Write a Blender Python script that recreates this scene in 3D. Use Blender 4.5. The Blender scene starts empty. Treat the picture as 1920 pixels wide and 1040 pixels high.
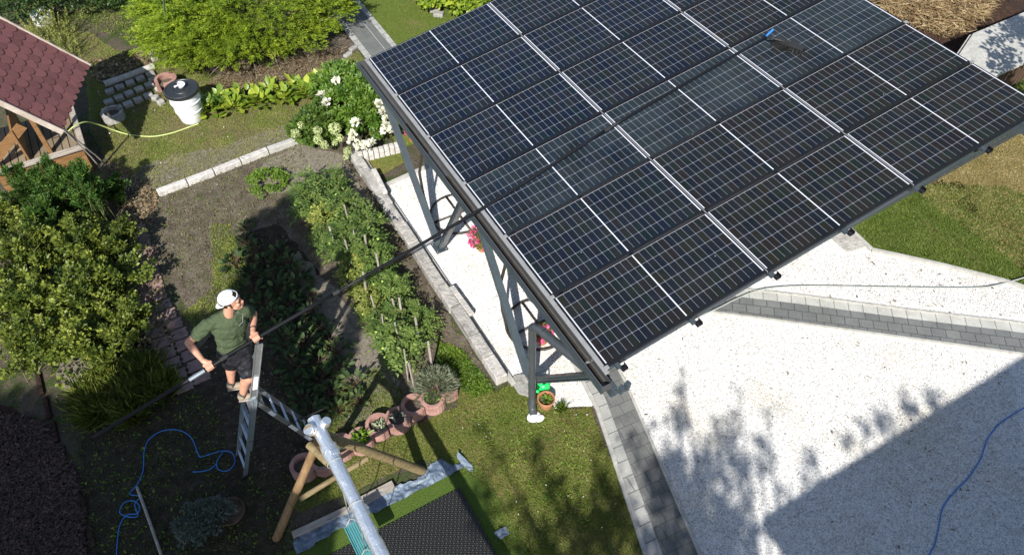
import bpy, bmesh, math, random
import numpy as np
from mathutils import Vector, Matrix, Quaternion
random.seed(7); rng = np.random.default_rng(7)
R = math.radians
S = bpy.context.scene
C = S.collection

# ------------------------------------------------------------------ camera
CW = np.array([-2.95622064, -9.6810596, 8.8097547])
RW = np.array([[0.8714091419500738, -0.49054365110217557, -0.003610220101788575],
               [-0.3736759367811737, -0.658999553574017, -0.6527525432045123],
               [0.3178244823743894, 0.5701635859580946, -0.7575625938830785]])
FPX = 1427.91
cam = bpy.data.cameras.new('camera'); cam_o = bpy.data.objects.new('camera', cam); C.objects.link(cam_o)
m = Matrix.Identity(4)
for i in range(3):
    m[i][0] = RW[0][i]; m[i][1] = -RW[1][i]; m[i][2] = -RW[2][i]; m[i][3] = CW[i]
cam_o.matrix_world = m
cam.sensor_width = 36; cam.lens = 36 * FPX / 1920; cam.clip_start = 0.1; cam.clip_end = 2000
S.camera = cam_o

# ------------------------------------------------------------------ sky, sun, exposure
SUN_EL, SUN_AZ = 41.0, 35.6                       # shadows fall towards +X sin(az), +Y cos(az)
sdir = Vector((math.sin(R(SUN_AZ)) * math.cos(R(SUN_EL)), math.cos(R(SUN_AZ)) * math.cos(R(SUN_EL)), -math.sin(R(SUN_EL))))
W = bpy.data.worlds.new('World'); S.world = W; W.use_nodes = True
nt = W.node_tree; nt.nodes.clear()
sky = nt.nodes.new('ShaderNodeTexSky'); sky.sky_type = 'NISHITA'; sky.sun_disc = False
sky.sun_elevation = R(SUN_EL); sky.sun_rotation = R(180 + SUN_AZ)
sky.air_density = 1.0; sky.dust_density = 0.7; sky.ozone_density = 1.2
bg = nt.nodes.new('ShaderNodeBackground'); bg.inputs[1].default_value = 0.098
ow = nt.nodes.new('ShaderNodeOutputWorld')
nt.links.new(sky.outputs[0], bg.inputs[0]); nt.links.new(bg.outputs[0], ow.inputs[0])
sun = bpy.data.lights.new('sun', 'SUN'); sun.energy = 5.0; sun.angle = R(0.55); sun.color = (1.0, 0.97, 0.92)
sun_o = bpy.data.objects.new('sun', sun); C.objects.link(sun_o)
sun_o.rotation_euler = sdir.to_track_quat('-Z', 'Y').to_euler(); sun_o.location = (-10, -14, 16)
S.view_settings.view_transform = 'Standard'; S.view_settings.look = 'None'
S.view_settings.exposure = 0.70; S.view_settings.gamma = 1.0
S.render.engine = 'CYCLES'
S.cycles.max_bounces = 6; S.cycles.transparent_max_bounces = 6

# ------------------------------------------------------------------ helpers
def at(x, y, z=0.0):                              # the place at height z that the photograph shows at pixel x, y
    v = RW.T @ np.array([(x - 959.5) / FPX, (y - 520) / FPX, 1.0])
    return tuple(CW + v * ((z - CW[2]) / v[2]))
def at_y(x, y, Y):
    v = RW.T @ np.array([(x - 959.5) / FPX, (y - 520) / FPX, 1.0])
    return tuple(CW + v * ((Y - CW[1]) / v[1]))
ORD = ['', 'first', 'second', 'third', 'fourth', 'fifth', 'sixth', 'seventh', 'eighth', 'ninth', 'tenth', 'eleventh',
       'twelfth', 'thirteenth', 'fourteenth', 'fifteenth', 'sixteenth', 'seventeenth', 'eighteenth', 'nineteenth', 'twentieth']
def tag(o, label=None, cat=None, group=None, kind=None):
    if label: o['label'] = label
    if cat: o['category'] = cat
    if group: o['group'] = group
    if kind: o['kind'] = kind
    return o
def empty(name, loc=(0, 0, 0), rz=0.0, label=None, cat=None, group=None):
    o = bpy.data.objects.new(name, None); C.objects.link(o); o.location = loc; o.rotation_euler = (0, 0, rz)
    o.empty_display_size = 0.1
    return tag(o, label, cat, group)
def link(name, me, mat=None, parent=None, smooth=False):
    o = bpy.data.objects.new(name, me); C.objects.link(o)
    if mat and not me.materials: me.materials.append(mat)
    if parent: o.parent = parent
    if smooth: me.polygons.foreach_set('use_smooth', [True] * len(me.polygons))
    return o
CHILD = {}
def dup(root, loc, rz=None, scale=None, label=None, group=None):
    def cp(o, par):
        c = o.copy(); C.objects.link(c); c.parent = par
        for ch in [k for k in bpy.data.objects if k.parent == o] if False else list(o.children): cp(ch, c)
        return c
    c = cp(root, None); c.location = loc
    if rz is not None: c.rotation_euler = (root.rotation_euler[0], root.rotation_euler[1], rz)
    if scale is not None: c.scale = (scale, scale, scale)
    if label: c['label'] = label
    if group: c['group'] = group
    return c

class MB:
    "collects shapes and links them as one mesh"
    def __init__(s): s.v = []; s.f = []
    def add(s, v, f):
        n = len(s.v); s.v += [tuple(p) for p in v]; s.f += [tuple(i + n for i in q) for q in f]; return s
    def box(s, c, d, rz=0.0, M=None):
        x, y, z = d[0] / 2, d[1] / 2, d[2] / 2
        vs = [Vector((i * x, j * y, k * z)) for i in (-1, 1) for j in (-1, 1) for k in (-1, 1)]
        if M is None: M = Matrix.Rotation(rz, 3, 'Z')
        vs = [M @ v + Vector(c) for v in vs]
        return s.add(vs, [(0, 1, 3, 2), (4, 6, 7, 5), (0, 4, 5, 1), (2, 3, 7, 6), (0, 2, 6, 4), (1, 5, 7, 3)])
    def bar(s, a, b, w, h=None, up=(0, 0, 1), ext=0.0):
        h = h or w; a = Vector(a); b = Vector(b); d = (b - a); L = d.length; d.normalize()
        up = Vector(up)
        sd = d.cross(up)
        if sd.length < 1e-4: sd = d.cross(Vector((1, 0, 0)))
        sd.normalize(); u = sd.cross(d)
        M = Matrix((sd, d, u)).transposed()
        return s.box((a + b) / 2, (w, L + 2 * ext, h), M=M)
    def tube(s, pts, r, n=8, closed=False, caps=True, jit=0.0, flat=1.0):
        P = [Vector(p) for p in pts]; N = len(P)
        rr = r if hasattr(r, '__len__') else [r] * N
        T = []
        for i in range(N):
            if closed: t = P[(i + 1) % N] - P[i - 1]
            else: t = P[min(i + 1, N - 1)] - P[max(i - 1, 0)]
            T.append(t.normalized() if t.length > 1e-9 else Vector((0, 0, 1)))
        up = Vector((0, 0, 1)) if abs(T[0].z) < .9 else Vector((1, 0, 0))
        nrm = T[0].cross(up).normalized()
        vs = []
        for i in range(N):
            if i: 
                q = T[i - 1].rotation_difference(T[i]); nrm = q @ nrm
                nrm = (nrm - T[i] * nrm.dot(T[i])).normalized()
            bn = T[i].cross(nrm)
            for k in range(n):
                a = 2 * math.pi * k / n; j = 1 + random.uniform(-jit, jit)
                vs.append(P[i] + (nrm * math.cos(a) + bn * math.sin(a) * flat) * rr[i] * j)
        fs = []
        for i in range(N if closed else N - 1):
            i2 = (i + 1) % N
            for k in range(n):
                k2 = (k + 1) % n
                fs.append((i * n + k, i * n + k2, i2 * n + k2, i2 * n + k))
        if caps and not closed:
            fs.append(tuple(range(n))[::-1]); fs.append(tuple((N - 1) * n + k for k in range(n)))
        return s.add(vs, fs)
    def lathe(s, prof, c=(0, 0, 0), n=24, M=None, wob=0.0):
        vs = []; fs = []; m_ = len(prof)
        for k in range(n):
            a = 2 * math.pi * k / n
            for (r, z) in prof:
                q = Vector((r * math.cos(a), r * math.sin(a), z))
                if M is not None: q = M @ q
                vs.append(q + Vector(c))
        for k in range(n):
            k2 = (k + 1) % n
            for i in range(m_ - 1): fs.append((k * m_ + i, k2 * m_ + i, k2 * m_ + i + 1, k * m_ + i + 1))
        return s.add(vs, fs)
    def capsule(s, a, b, ra, rb, n=12, flat=1.0, rings=4):
        a = Vector(a); b = Vector(b); d = b - a; L = d.length; d = d.normalized() if L > 1e-6 else Vector((0, 0, 1))
        pts = []; rr = []
        for i in range(rings + 1):
            t = math.pi / 2 * (i / rings); pts.append(a - d * ra * math.cos(t)); rr.append(max(ra * math.sin(t), ra * .06))
        for i in range(rings + 1):
            t = math.pi / 2 * (i / rings); pts.append(b + d * rb * math.sin(t)); rr.append(max(rb * math.cos(t), rb * .06))
        return s.tube(pts, rr, n, flat=flat)
    def ellipsoid(s, c, r, M=None, n=16, m_=10):
        vs = []; fs = []
        for j in range(m_ + 1):
            p = math.pi * j / m_
            for k in range(n):
                a = 2 * math.pi * k / n
                q = Vector((r[0] * max(math.sin(p), .02) * math.cos(a), r[1] * max(math.sin(p), .02) * math.sin(a), r[2] * math.cos(p)))
                if M is not None: q = M @ q
                vs.append(q + Vector(c))
        for j in range(m_):
            for k in range(n):
                k2 = (k + 1) % n; fs.append((j * n + k, (j + 1) * n + k, (j + 1) * n + k2, j * n + k2))
        fs.append(tuple(range(n))); fs.append(tuple(m_ * n + k for k in range(n))[::-1])
        return s.add(vs, fs)
    def prism(s, poly, z0, z1):
        n = len(poly)
        vs = [(p[0], p[1], z0) for p in poly] + [(p[0], p[1], z1) for p in poly]
        fs = [tuple(range(n))[::-1], tuple(range(n, 2 * n))] + [(i, (i + 1) % n, n + (i + 1) % n, n + i) for i in range(n)]
        return s.add(vs, fs)
    def build(s, name, mat=None, parent=None, smooth=False, bevel=0.0, seg=2):
        me = bpy.data.meshes.new(name); me.from_pydata([tuple(v) for v in s.v], [], s.f)
        bm = bmesh.new(); bm.from_mesh(me); bmesh.ops.recalc_face_normals(bm, faces=bm.faces); bm.to_mesh(me); bm.free()
        o = link(name, me, mat, parent, smooth)
        if bevel:
            b = o.modifiers.new('bevel', 'BEVEL'); b.width = bevel; b.segments = seg; b.limit_method = 'ANGLE'
        return o
def auto_smooth(o, ang=40):
    o.data.polygons.foreach_set('use_smooth', [True] * len(o.data.polygons))
    e = o.modifiers.new('edge', 'EDGE_SPLIT'); e.split_angle = R(ang)
    return o

TM = {
 'diamond': (np.array([(0, 0, 0), (.42, -.5, .07), (1, 0, -.06), (.42, .5, .07)], float), [(0, 1, 2), (0, 2, 3)]),
 'blade': (np.array([(0, -.5, 0), (.55, -.4, .1), (1, 0, -.05), (.55, .4, .1), (0, .5, 0)], float), [(0, 1, 3, 4), (1, 2, 3)]),
 'oval': (np.array([(0, 0, 0), (.18, -.36, .05), (.58, -.5, .07), (1, 0, -.12), (.58, .5, .07), (.18, .36, .05), (.5, 0, -.02)], float),
          [(0, 1, 6), (1, 2, 6), (2, 3, 6), (3, 4, 6), (4, 5, 6), (5, 0, 6)]),
 'chip': (np.array([(0, -.4, 0), (.9, -.5, .03), (1, .35, 0), (.1, .5, .05)], float), [(0, 1, 2, 3)]),
}
def unit(a): return a / np.maximum(np.linalg.norm(a, axis=1, keepdims=True), 1e-9)
def leaves(name, pos, ax, up, L, Wd, mat, parent=None, tm='diamond', tint=None, smooth=False):
    V, F = TM[tm]; N = len(pos); k = len(V)
    ax = unit(ax); sd = unit(np.cross(ax, up)); nr = np.cross(sd, ax)
    L = np.broadcast_to(np.asarray(L, float), (N,)); Wd = np.broadcast_to(np.asarray(Wd, float), (N,))
    P = (pos[:, None, :] + ax[:, None, :] * (V[None, :, 0:1] * L[:, None, None]) + sd[:, None, :] * (V[None, :, 1:2] * Wd[:, None, None])
         + nr[:, None, :] * (V[None, :, 2:3] * L[:, None, None])).reshape(-1, 3)
    idx = []; tot = []
    for f in F: idx.append(np.array(f)); tot.append(len(f))
    flat = np.concatenate(idx)[None, :] + (np.arange(N) * k)[:, None]
    me = bpy.data.meshes.new(name)
    me.vertices.add(len(P)); me.vertices.foreach_set('co', P.astype(np.float32).ravel())
    me.loops.add(flat.size); me.loops.foreach_set('vertex_index', flat.astype(np.int32).ravel())
    tt = np.tile(np.array(tot), N); st = np.concatenate([[0], np.cumsum(tt)[:-1]])
    me.polygons.add(len(tt)); me.polygons.foreach_set('loop_start', st.astype(np.int32)); me.polygons.foreach_set('loop_total', tt.astype(np.int32))
    me.update(calc_edges=True)
    if tint is None: tint = rng.random(N)
    a = me.attributes.new('tint', 'FLOAT', 'POINT'); a.data.foreach_set('value', np.repeat(tint, k).astype(np.float32))
    if smooth: me.polygons.foreach_set('use_smooth', [True] * len(me.polygons))
    return link(name, me, mat, parent)
def rdir(n, zmin=-1.0, zmax=1.0):
    z = rng.uniform(zmin, zmax, n); a = rng.uniform(0, 2 * np.pi, n); r = np.sqrt(np.maximum(0, 1 - z * z))
    return np.stack([r * np.cos(a), r * np.sin(a), z], 1)
def crown(rad, ncl, per, cr, clr=.5, zmin=-.2, flat=.7):
    "leaf positions and outward directions: ncl clumps over an ellipsoid dome, per leaves in each"
    d = rdir(ncl, zmin, 1.0); rr = rng.uniform(clr, 1.0, ncl) ** .6
    cen = d * rr[:, None] * np.array(rad)
    q = rdir(ncl * per); rad2 = rng.uniform(.25, 1, ncl * per) ** .5
    size = np.repeat(rng.uniform(.6, 1.25, ncl), per)
    off = q * (rad2 * size * cr)[:, None] * np.array([1, 1, flat])
    pos = np.repeat(cen, per, 0) + off
    out = unit(off / cr + .5 * np.repeat(d, per, 0))
    t = np.clip(np.repeat(rng.uniform(0, 1, ncl), per) * .5 + rng.random(ncl * per) * .5, 0, 1)
    return pos, out, t
def inpoly(px, py, poly):
    c = np.zeros(len(px), bool); n = len(poly)
    for i in range(n):
        x1, y1 = poly[i]; x2, y2 = poly[i - 1]
        if y1 == y2: continue
        c ^= ((y1 > py) != (y2 > py)) & (px < (x2 - x1) * (py - y1) / (y2 - y1) + x1)
    return c
def scatter(poly, n):
    p = np.array(poly); lo = p.min(0); hi = p.max(0); out = []
    tot = 0
    while tot < n:
        q = rng.uniform(lo, hi, (n, 2)); q = q[inpoly(q[:, 0], q[:, 1], poly)]; out.append(q); tot += len(q)
    return np.concatenate(out)[:n]
def gpoly(px): return [at(*p)[:2] for p in px]

# ------------------------------------------------------------------ materials
def mat(name):
    m = bpy.data.materials.new(name); m.use_nodes = True; n = m.node_tree; b = n.nodes['Principled BSDF']
    return m, n, b
def N(n, t, **k):
    o = n.nodes.new(t)
    for a, v in k.items(): setattr(o, a, v)
    return o
def lk(n, a, b): n.links.new(a, b)
def ramp(n, fac, stops, interp='LINEAR'):
    r = N(n, 'ShaderNodeValToRGB'); r.color_ramp.interpolation = interp
    e = r.color_ramp.elements
    while len(e) < len(stops): e.new(.5)
    for i, (p, c) in enumerate(stops): e[i].position = p; e[i].color = (*c, 1)
    lk(n, fac, r.inputs[0]); return r.outputs[0]
def coord(n, scale=(1, 1, 1), rot=(0, 0, 0), kind='Object'):
    t = N(n, 'ShaderNodeTexCoord'); mp = N(n, 'ShaderNodeMapping'); mp.inputs['Scale'].default_value = scale; mp.inputs['Rotation'].default_value = rot
    lk(n, t.outputs[kind], mp.inputs[0]); return mp.outputs[0]
def noise(n, co, s, d=4, r=.6, dist=0):
    t = N(n, 'ShaderNodeTexNoise'); t.inputs['Scale'].default_value = s; t.inputs['Detail'].default_value = d
    t.inputs['Roughness'].default_value = r; t.inputs['Distortion'].default_value = dist; lk(n, co, t.inputs['Vector']); return t.outputs['Fac']
def bump(n, b, h, st=.5, dist=.02, nrm=None):
    u = N(n, 'ShaderNodeBump'); u.inputs['Strength'].default_value = st; u.inputs['Distance'].default_value = dist
    lk(n, h, u.inputs['Height'])
    if nrm: lk(n, nrm, u.inputs['Normal'])
    lk(n, u.outputs[0], b.inputs['Normal']); return u.outputs[0]
def mix(n, fac, a, b, mode='MIX'):
    x = N(n, 'ShaderNodeMixRGB', blend_type=mode)
    for i, v in ((0, fac), (1, a), (2, b)):
        if isinstance(v, (int, float)): x.inputs[i].default_value = v
        elif isinstance(v, tuple): x.inputs[i].default_value = (*v, 1)
        else: lk(n, v, x.inputs[i])
    return x.outputs[0]
def mth(n, op, a, b=None, c=None):
    x = N(n, 'ShaderNodeMath', operation=op)
    for i, v in enumerate((a, b, c)):
        if v is None: continue
        if isinstance(v, (int, float)): x.inputs[i].default_value = v
        else: lk(n, v, x.inputs[i])
    return x.outputs[0]
def m_noise(name, stops, scale=6, rough=.8, bs=.4, bd=.01, bscale=None, co_scale=(1, 1, 1), metal=0, spec=.4, detail=6, dist=0, rnd=0.0):
    m, n, b = mat(name); co = coord(n, co_scale)
    f = noise(n, co, scale, detail, .62, dist); c = ramp(n, f, stops)
    if rnd:
        oi = N(n, 'ShaderNodeObjectInfo'); hs = N(n, 'ShaderNodeHueSaturation')
        lk(n, mth(n, 'MULTIPLY_ADD', oi.outputs['Random'], rnd, 1 - rnd / 2), hs.inputs['Value']); lk(n, c, hs.inputs['Color']); c = hs.outputs[0]
    lk(n, c, b.inputs['Base Color']); b.inputs['Roughness'].default_value = rough
    b.inputs['Metallic'].default_value = metal; b.inputs['Specular IOR Level'].default_value = spec
    if bs: bump(n, b, noise(n, co, bscale or scale * 5, 5, .65), bs, bd)
    return m
def m_leaf(name, stops, rough=.5, trans=.3, spec=.35, sat=1.0):
    m, n, b = mat(name)
    a = N(n, 'ShaderNodeAttribute', attribute_name='tint')
    c = ramp(n, a.outputs['Fac'], stops)
    oi = N(n, 'ShaderNodeObjectInfo'); hs = N(n, 'ShaderNodeHueSaturation'); lk(n, c, hs.inputs['Color'])
    lk(n, mth(n, 'MULTIPLY_ADD', oi.outputs['Random'], .3, .85), hs.inputs['Value']); c = hs.outputs[0]
    lk(n, c, b.inputs['Base Color']); b.inputs['Roughness'].default_value = rough; b.inputs['Specular IOR Level'].default_value = spec
    if trans:
        t = N(n, 'ShaderNodeBsdfTranslucent'); lk(n, mix(n, 1.0, c, (1.0, 1.1, .5), 'MULTIPLY'), t.inputs[0])
        x = N(n, 'ShaderNodeMixShader'); x.inputs[0].default_value = trans
        lk(n, b.outputs[0], x.inputs[1]); lk(n, t.outputs[0], x.inputs[2]); lk(n, x.outputs[0], n.nodes['Material Output'].inputs[0])
    return m
def m_plain(name, c, rough=.5, metal=0, spec=.5, bs=0, var=.12, vs=8):
    m, n, b = mat(name); co = coord(n)
    lo = tuple(x * (1 - var) for x in c); hi = tuple(min(1, x * (1 + var)) for x in c)
    lk(n, ramp(n, noise(n, co, vs, 5), [(.3, lo), (.7, hi)]), b.inputs['Base Color'])
    b.inputs['Roughness'].default_value = rough; b.inputs['Metallic'].default_value = metal; b.inputs['Specular IOR Level'].default_value = spec
    if bs: bump(n, b, noise(n, co, vs * 6, 4), bs, .004)
    return m

# ground and soils
def m_ground():
    m, n, b = mat('soil_and_weeds'); co = coord(n)
    big = noise(n, co, .9, 5, .6); mid = noise(n, co, 5, 6, .7); fine = noise(n, co, 40, 5, .75)
    soil = ramp(n, fine, [(.25, (.045, .036, .026)), (.5, (.10, .082, .06)), (.75, (.19, .16, .12))])
    grass = ramp(n, fine, [(.25, (.02, .035, .01)), (.55, (.06, .085, .025)), (.8, (.13, .15, .05))])
    f = ramp(n, mix(n, .5, big, mid), [(.47, (0, 0, 0)), (.56, (1, 1, 1))])
    lk(n, mix(n, f, soil, grass), b.inputs['Base Color']); b.inputs['Roughness'].default_value = .95; b.inputs['Specular IOR Level'].default_value = .1
    bump(n, b, mix(n, .6, mid, fine), .9, .05); return m
def m_lawn(name, dry=.5, green=((.05, .075, .012), (.12, .155, .03), (.20, .225, .055)), brown=((.12, .095, .035), (.24, .195, .085))):
    m, n, b = mat(name); co = coord(n)
    big = noise(n, co, 1.3, 5, .6); fine = noise(n, co, 55, 5, .75)
    g = ramp(n, fine, [(.25, green[0]), (.5, green[1]), (.8, green[2])]); br = ramp(n, fine, [(.3, brown[0]), (.7, brown[1])])
    f = ramp(n, mix(n, .3, big, noise(n, co, 9, 4)), [(dry - .06, (1, 1, 1)), (dry + .07, (0, 0, 0))])
    lk(n, mix(n, f, g, br), b.inputs['Base Color']); b.inputs['Roughness'].default_value = .9; b.inputs['Specular IOR Level'].default_value = .1
    bump(n, b, fine, .8, .03); return m
def m_gravel():
    m, n, b = mat('white_gravel'); co = coord(n)
    v = N(n, 'ShaderNodeTexVoronoi'); v.inputs['Scale'].default_value = 62; lk(n, co, v.inputs['Vector'])
    v2 = N(n, 'ShaderNodeTexVoronoi', feature='DISTANCE_TO_EDGE'); v2.inputs['Scale'].default_value = 62; lk(n, co, v2.inputs['Vector'])
    sep = N(n, 'ShaderNodeSeparateColor'); lk(n, v.outputs['Color'], sep.inputs[0])
    c = ramp(n, sep.outputs[0], [(0, (.36, .34, .31)), (.10, (.58, .56, .52)), (.35, (.72, .71, .68)), (.7, (.80, .79, .77)), (1, (.86, .85, .83))])
    edge = ramp(n, v2.outputs['Distance'], [(0, (.34, .33, .31)), (.08, (1, 1, 1))])
    c = mix(n, 1.0, c, edge, 'MULTIPLY')
    st = ramp(n, noise(n, co, .8, 5, .6), [(.50, (1, 1, 1)), (.68, (.92, .87, .77))])
    c = mix(n, 1.0, c, st, 'MULTIPLY')
    lk(n, c, b.inputs['Base Color']); b.inputs['Roughness'].default_value = .85; b.inputs['Specular IOR Level'].default_value = .2
    bump(n, b, mix(n, .5, v2.outputs['Distance'], noise(n, co, 30, 3)), .55, .02); return m
def m_brick(name, c1, c2, mortar, bw, bh, rz=0.0, ms=.012, off=(0, 0, 0), scale=1.0, spk=.5):
    m, n, b = mat(name)
    t = N(n, 'ShaderNodeTexCoord'); mp = N(n, 'ShaderNodeMapping'); mp.inputs['Rotation'].default_value = (0, 0, rz); mp.inputs['Location'].default_value = off
    lk(n, t.outputs['Object'], mp.inputs[0]); co = mp.outputs[0]
    br = N(n, 'ShaderNodeTexBrick'); lk(n, co, br.inputs['Vector']); br.inputs['Scale'].default_value = 1.0
    br.inputs['Color1'].default_value = (*c1, 1); br.inputs['Color2'].default_value = (*c2, 1); br.inputs['Mortar'].default_value = (*mortar, 1)
    br.inputs['Mortar Size'].default_value = ms; br.inputs['Brick Width'].default_value = bw; br.inputs['Row Height'].default_value = bh; br.inputs['Mortar Smooth'].default_value = .3
    sp = ramp(n, noise(n, co, 60, 4, .7), [(.3, (.75, .75, .75)), (.7, (1.15, 1.15, 1.15))])
    st = ramp(n, noise(n, co, 3, 5, .6), [(.35, (.82, .82, .80)), (.65, (1.05, 1.05, 1.03))])
    lk(n, mix(n, 1, mix(n, 1, br.outputs['Color'], sp, 'MULTIPLY'), st, 'MULTIPLY'), b.inputs['Base Color'])
    b.inputs['Roughness'].default_value = .85; b.inputs['Specular IOR Level'].default_value = .25
    inv = mth(n, 'SUBTRACT', 1.0, br.outputs['Fac']); bump(n, b, mix(n, .15, inv, noise(n, co, 90, 3)), .6, .006); return m

M = {}
M['ground'] = m_ground()
M['lawn'] = m_lawn('lawn_turf', .47)
M['lawn_dry'] = m_lawn('lawn_worn', .50, brown=((.11, .085, .045), (.23, .185, .11)))
M['lawn_right'] = m_lawn('lawn_bright', .40, green=((.05, .075, .012), (.105, .14, .025), (.18, .21, .05)))
M['lawn_tan'] = m_lawn('lawn_parched', .62, brown=((.15, .11, .04), (.26, .20, .09)))
M['soil'] = m_noise('bare_soil', [(.25, (.045, .035, .026)), (.5, (.105, .086, .064)), (.8, (.18, .155, .12))], 5, .95, .9, .03, 18, spec=.1, detail=8)
M['shade_toned_soil'] = m_noise('soil_painted_shade', [(.25, (.018, .014, .010)), (.5, (.042, .034, .024)), (.8, (.085, .07, .05))], 8, .95, .9, .03, 24, spec=.1, detail=8)  # darker soil colour with the tree shade painted in
M['soil_light'] = m_noise('trodden_soil', [(.25, (.10, .086, .066)), (.5, (.19, .165, .13)), (.8, (.29, .26, .21))], 16, .95, .8, .03, 40, spec=.1, detail=8)
M['mulch'] = m_noise('bark_mulch', [(.3, (.015, .009, .007)), (.5, (.045, .026, .018)), (.75, (.10, .06, .042))], 26, .9, 1.0, .04, 40, spec=.15, detail=8)
M['gravel'] = m_gravel()
M['paver'] = m_brick('grey_concrete_paver', (.14, .142, .138), (.175, .175, .168), (.095, .095, .09), .19, .165, R(4.6), .0045)
M['paver_far'] = m_brick('dark_concrete_slab', (.13, .135, .13), (.145, .15, .145), (.10, .10, .095), .9, .7, 0, .004)
M['paver_mid'] = m_brick('anthracite_paver', (.145, .15, .15), (.18, .185, .18), (.07, .07, .07), .20, .155, R(39), .006)
M['border'] = m_brick('pale_border_block', (.33, .33, .31), (.39, .38, .36), (.18, .18, .17), .9, .205, R(4.6), .008)
M['border_b'] = m_brick('pale_border_slab', (.42, .42, .39), (.48, .47, .44), (.22, .22, .21), .205, .9, R(39), .007)
M['kerb'] = m_noise('concrete_kerb', [(.3, (.30, .29, .26)), (.7, (.46, .45, .41))], 12, .9, .5, .01, spec=.2)
M['stone'] = m_noise('split_pale_stone', [(.3, (.36, .34, .31)), (.55, (.52, .49, .45)), (.75, (.62, .60, .56))], 9, .9, .9, .03, 22, spec=.2, rnd=.2)
M['wallstone'] = m_noise('weathered_concrete', [(.28, (.20, .19, .17)), (.5, (.38, .36, .33)), (.72, (.52, .49, .45))], 7, .92, 1.0, .03, 26, spec=.2, rnd=.2)
M['granite'] = m_noise('grey_granite_block', [(.3, (.22, .21, .19)), (.7, (.38, .37, .34))], 14, .9, .8, .02, 30, spec=.2, rnd=.3)
M['redpaver'] = m_noise('red_brown_paver', [(.3, (.17, .11, .095)), (.7, (.30, .21, .185))], 10, .9, .5, .01, 60, spec=.2, rnd=.3)
M['ring'] = m_noise('pink_concrete', [(.25, (.17, .10, .08)), (.45, (.30, .165, .135)), (.75, (.40, .25, .21))], 7, .9, .4, .008, 60, spec=.2, rnd=.2)
M['terracotta'] = m_noise('terracotta', [(.3, (.32, .13, .06)), (.7, (.46, .21, .11))], 10, .8, .2, .004, rnd=0)
M['steel'] = m_plain('slate_grey_powder_coat', (.045, .060, .070), .35, .0, .5, .15)
M['gutter'] = m_plain('graphite_gutter_metal', (.12, .12, .118), .28, .45, .5, .1)
M['gutter_in'] = m_noise('gutter_dirt', [(.3, (.012, .010, .008)), (.6, (.03, .022, .015)), (.75, (.10, .06, .04))], 12, .9, .8, .02)
M['rail'] = m_plain('aluminium_rail', (.34, .34, .33), .38, .4, .5, .08)
M['alu'] = m_plain('aluminium', (.62, .63, .64), .32, .85, .5, .1)
M['alu_dull'] = m_plain('dull_aluminium', (.26, .30, .32), .45, .5, .5, .1)
M['frame'] = m_plain('black_anodised_frame', (.018, .018, .022), .35, .4, .5)
M['pipe'] = m_plain('anthracite_downpipe', (.055, .062, .068), .30, 0, .5, .05)
M['pole'] = m_plain('black_carbon_pole', (.006, .0065, .008), .5, 0, .25)
M['black'] = m_plain('black_rubber', (.02, .02, .02), .6, 0, .4)
M['hoseblack'] = m_plain('dark_brown_hose', (.035, .028, .022), .5, 0, .4)
M['white'] = m_plain('white_plastic', (.78, .78, .77), .4, 0, .5, .1, .05)
M['lid'] = m_plain('black_plastic_lid', (.022, .024, .026), .42, 0, .5, .1)
M['wood'] = m_noise('honey_varnished_pole', [(.3, (.14, .085, .04)), (.7, (.27, .17, .085))], 4, .6, .4, .006, 20, co_scale=(6, 6, 1), spec=.4)
M['wood_olive'] = m_noise('greenish_weathered_pole', [(.3, (.12, .09, .04)), (.7, (.25, .19, .10))], 4, .7, .4, .006, 20, co_scale=(1, 6, 6), spec=.3)
M['plank'] = m_brick('grey_brown_planks', (.20, .155, .10), (.25, .195, .13), (.03, .02, .015), 3.0, .115, R(90), .010)
M['orange_wood'] = m_noise('orange_stained_wood', [(.3, (.17, .085, .032)), (.7, (.28, .15, .062))], 5, .6, .4, .006, 20, co_scale=(1, 1, 5))
M['brown_wood'] = m_brick('brown_boards', (.075, .045, .03), (.10, .06, .04), (.012, .008, .006), .11, 3.0, 0, .010)
M['grey_wood'] = m_noise('grey_weathered_wood', [(.3, (.22, .19, .16)), (.7, (.38, .34, .29))], 5, .85, .6, .008, 24, co_scale=(1, 6, 6), spec=.2, rnd=.2)
M['barge'] = m_noise('pale_barge_board', [(.3, (.28, .22, .18)), (.7, (.46, .40, .34))], 6, .85, .6, .008, 24, spec=.2)
M['foil'] = None
m_, n_, b_ = mat('silver_foil_wrap'); co_ = coord(n_, (1.6, .22, 1.6)); b_.inputs['Metallic'].default_value = .8; b_.inputs['Roughness'].default_value = .36
b_.inputs['Base Color'].default_value = (.80, .83, .87, 1); bump(n_, b_, mix(n_, .3, noise(n_, co_, 9, 4, .5, 1.5), noise(n_, coord(n_, (1, 1, 1)), 40, 3)), .8, .03); M['foil'] = m_
M['tarp'] = m_noise('blue_tarpaulin', [(.3, (.08, .11, .16)), (.55, (.14, .18, .23)), (.75, (.25, .28, .32))], 5, .5, .6, .02, 16, spec=.4, dist=1)
M['turf'] = m_lawn('artificial_turf', .1, green=((.04, .07, .012), (.075, .12, .022), (.12, .17, .04)))
M['teal'] = m_plain('teal_plastic', (.07, .23, .24), .4, 0, .5)
M['green_plastic'] = m_plain('bright_green_plastic', (.02, .55, .12), .35, 0, .5)
M['blue_hose'] = m_plain('blue_hose_plastic', (.03, .17, .50), .4, 0, .5)
M['yellow_hose'] = m_plain('lime_hose_plastic', (.40, .46, .16), .45, 0, .5)
M['cable'] = m_plain('grey_cable_plastic', (.32, .33, .30), .5, 0, .4)
M['skin'] = m_plain('skin', (.50, .25, .165), .5, 0, .4, .05, .1, 14)
M['shirt'] = m_noise('olive_cotton', [(.3, (.052, .070, .038)), (.7, (.068, .090, .048))], 30, .9, .5, .012, 9, spec=.1)
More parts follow.
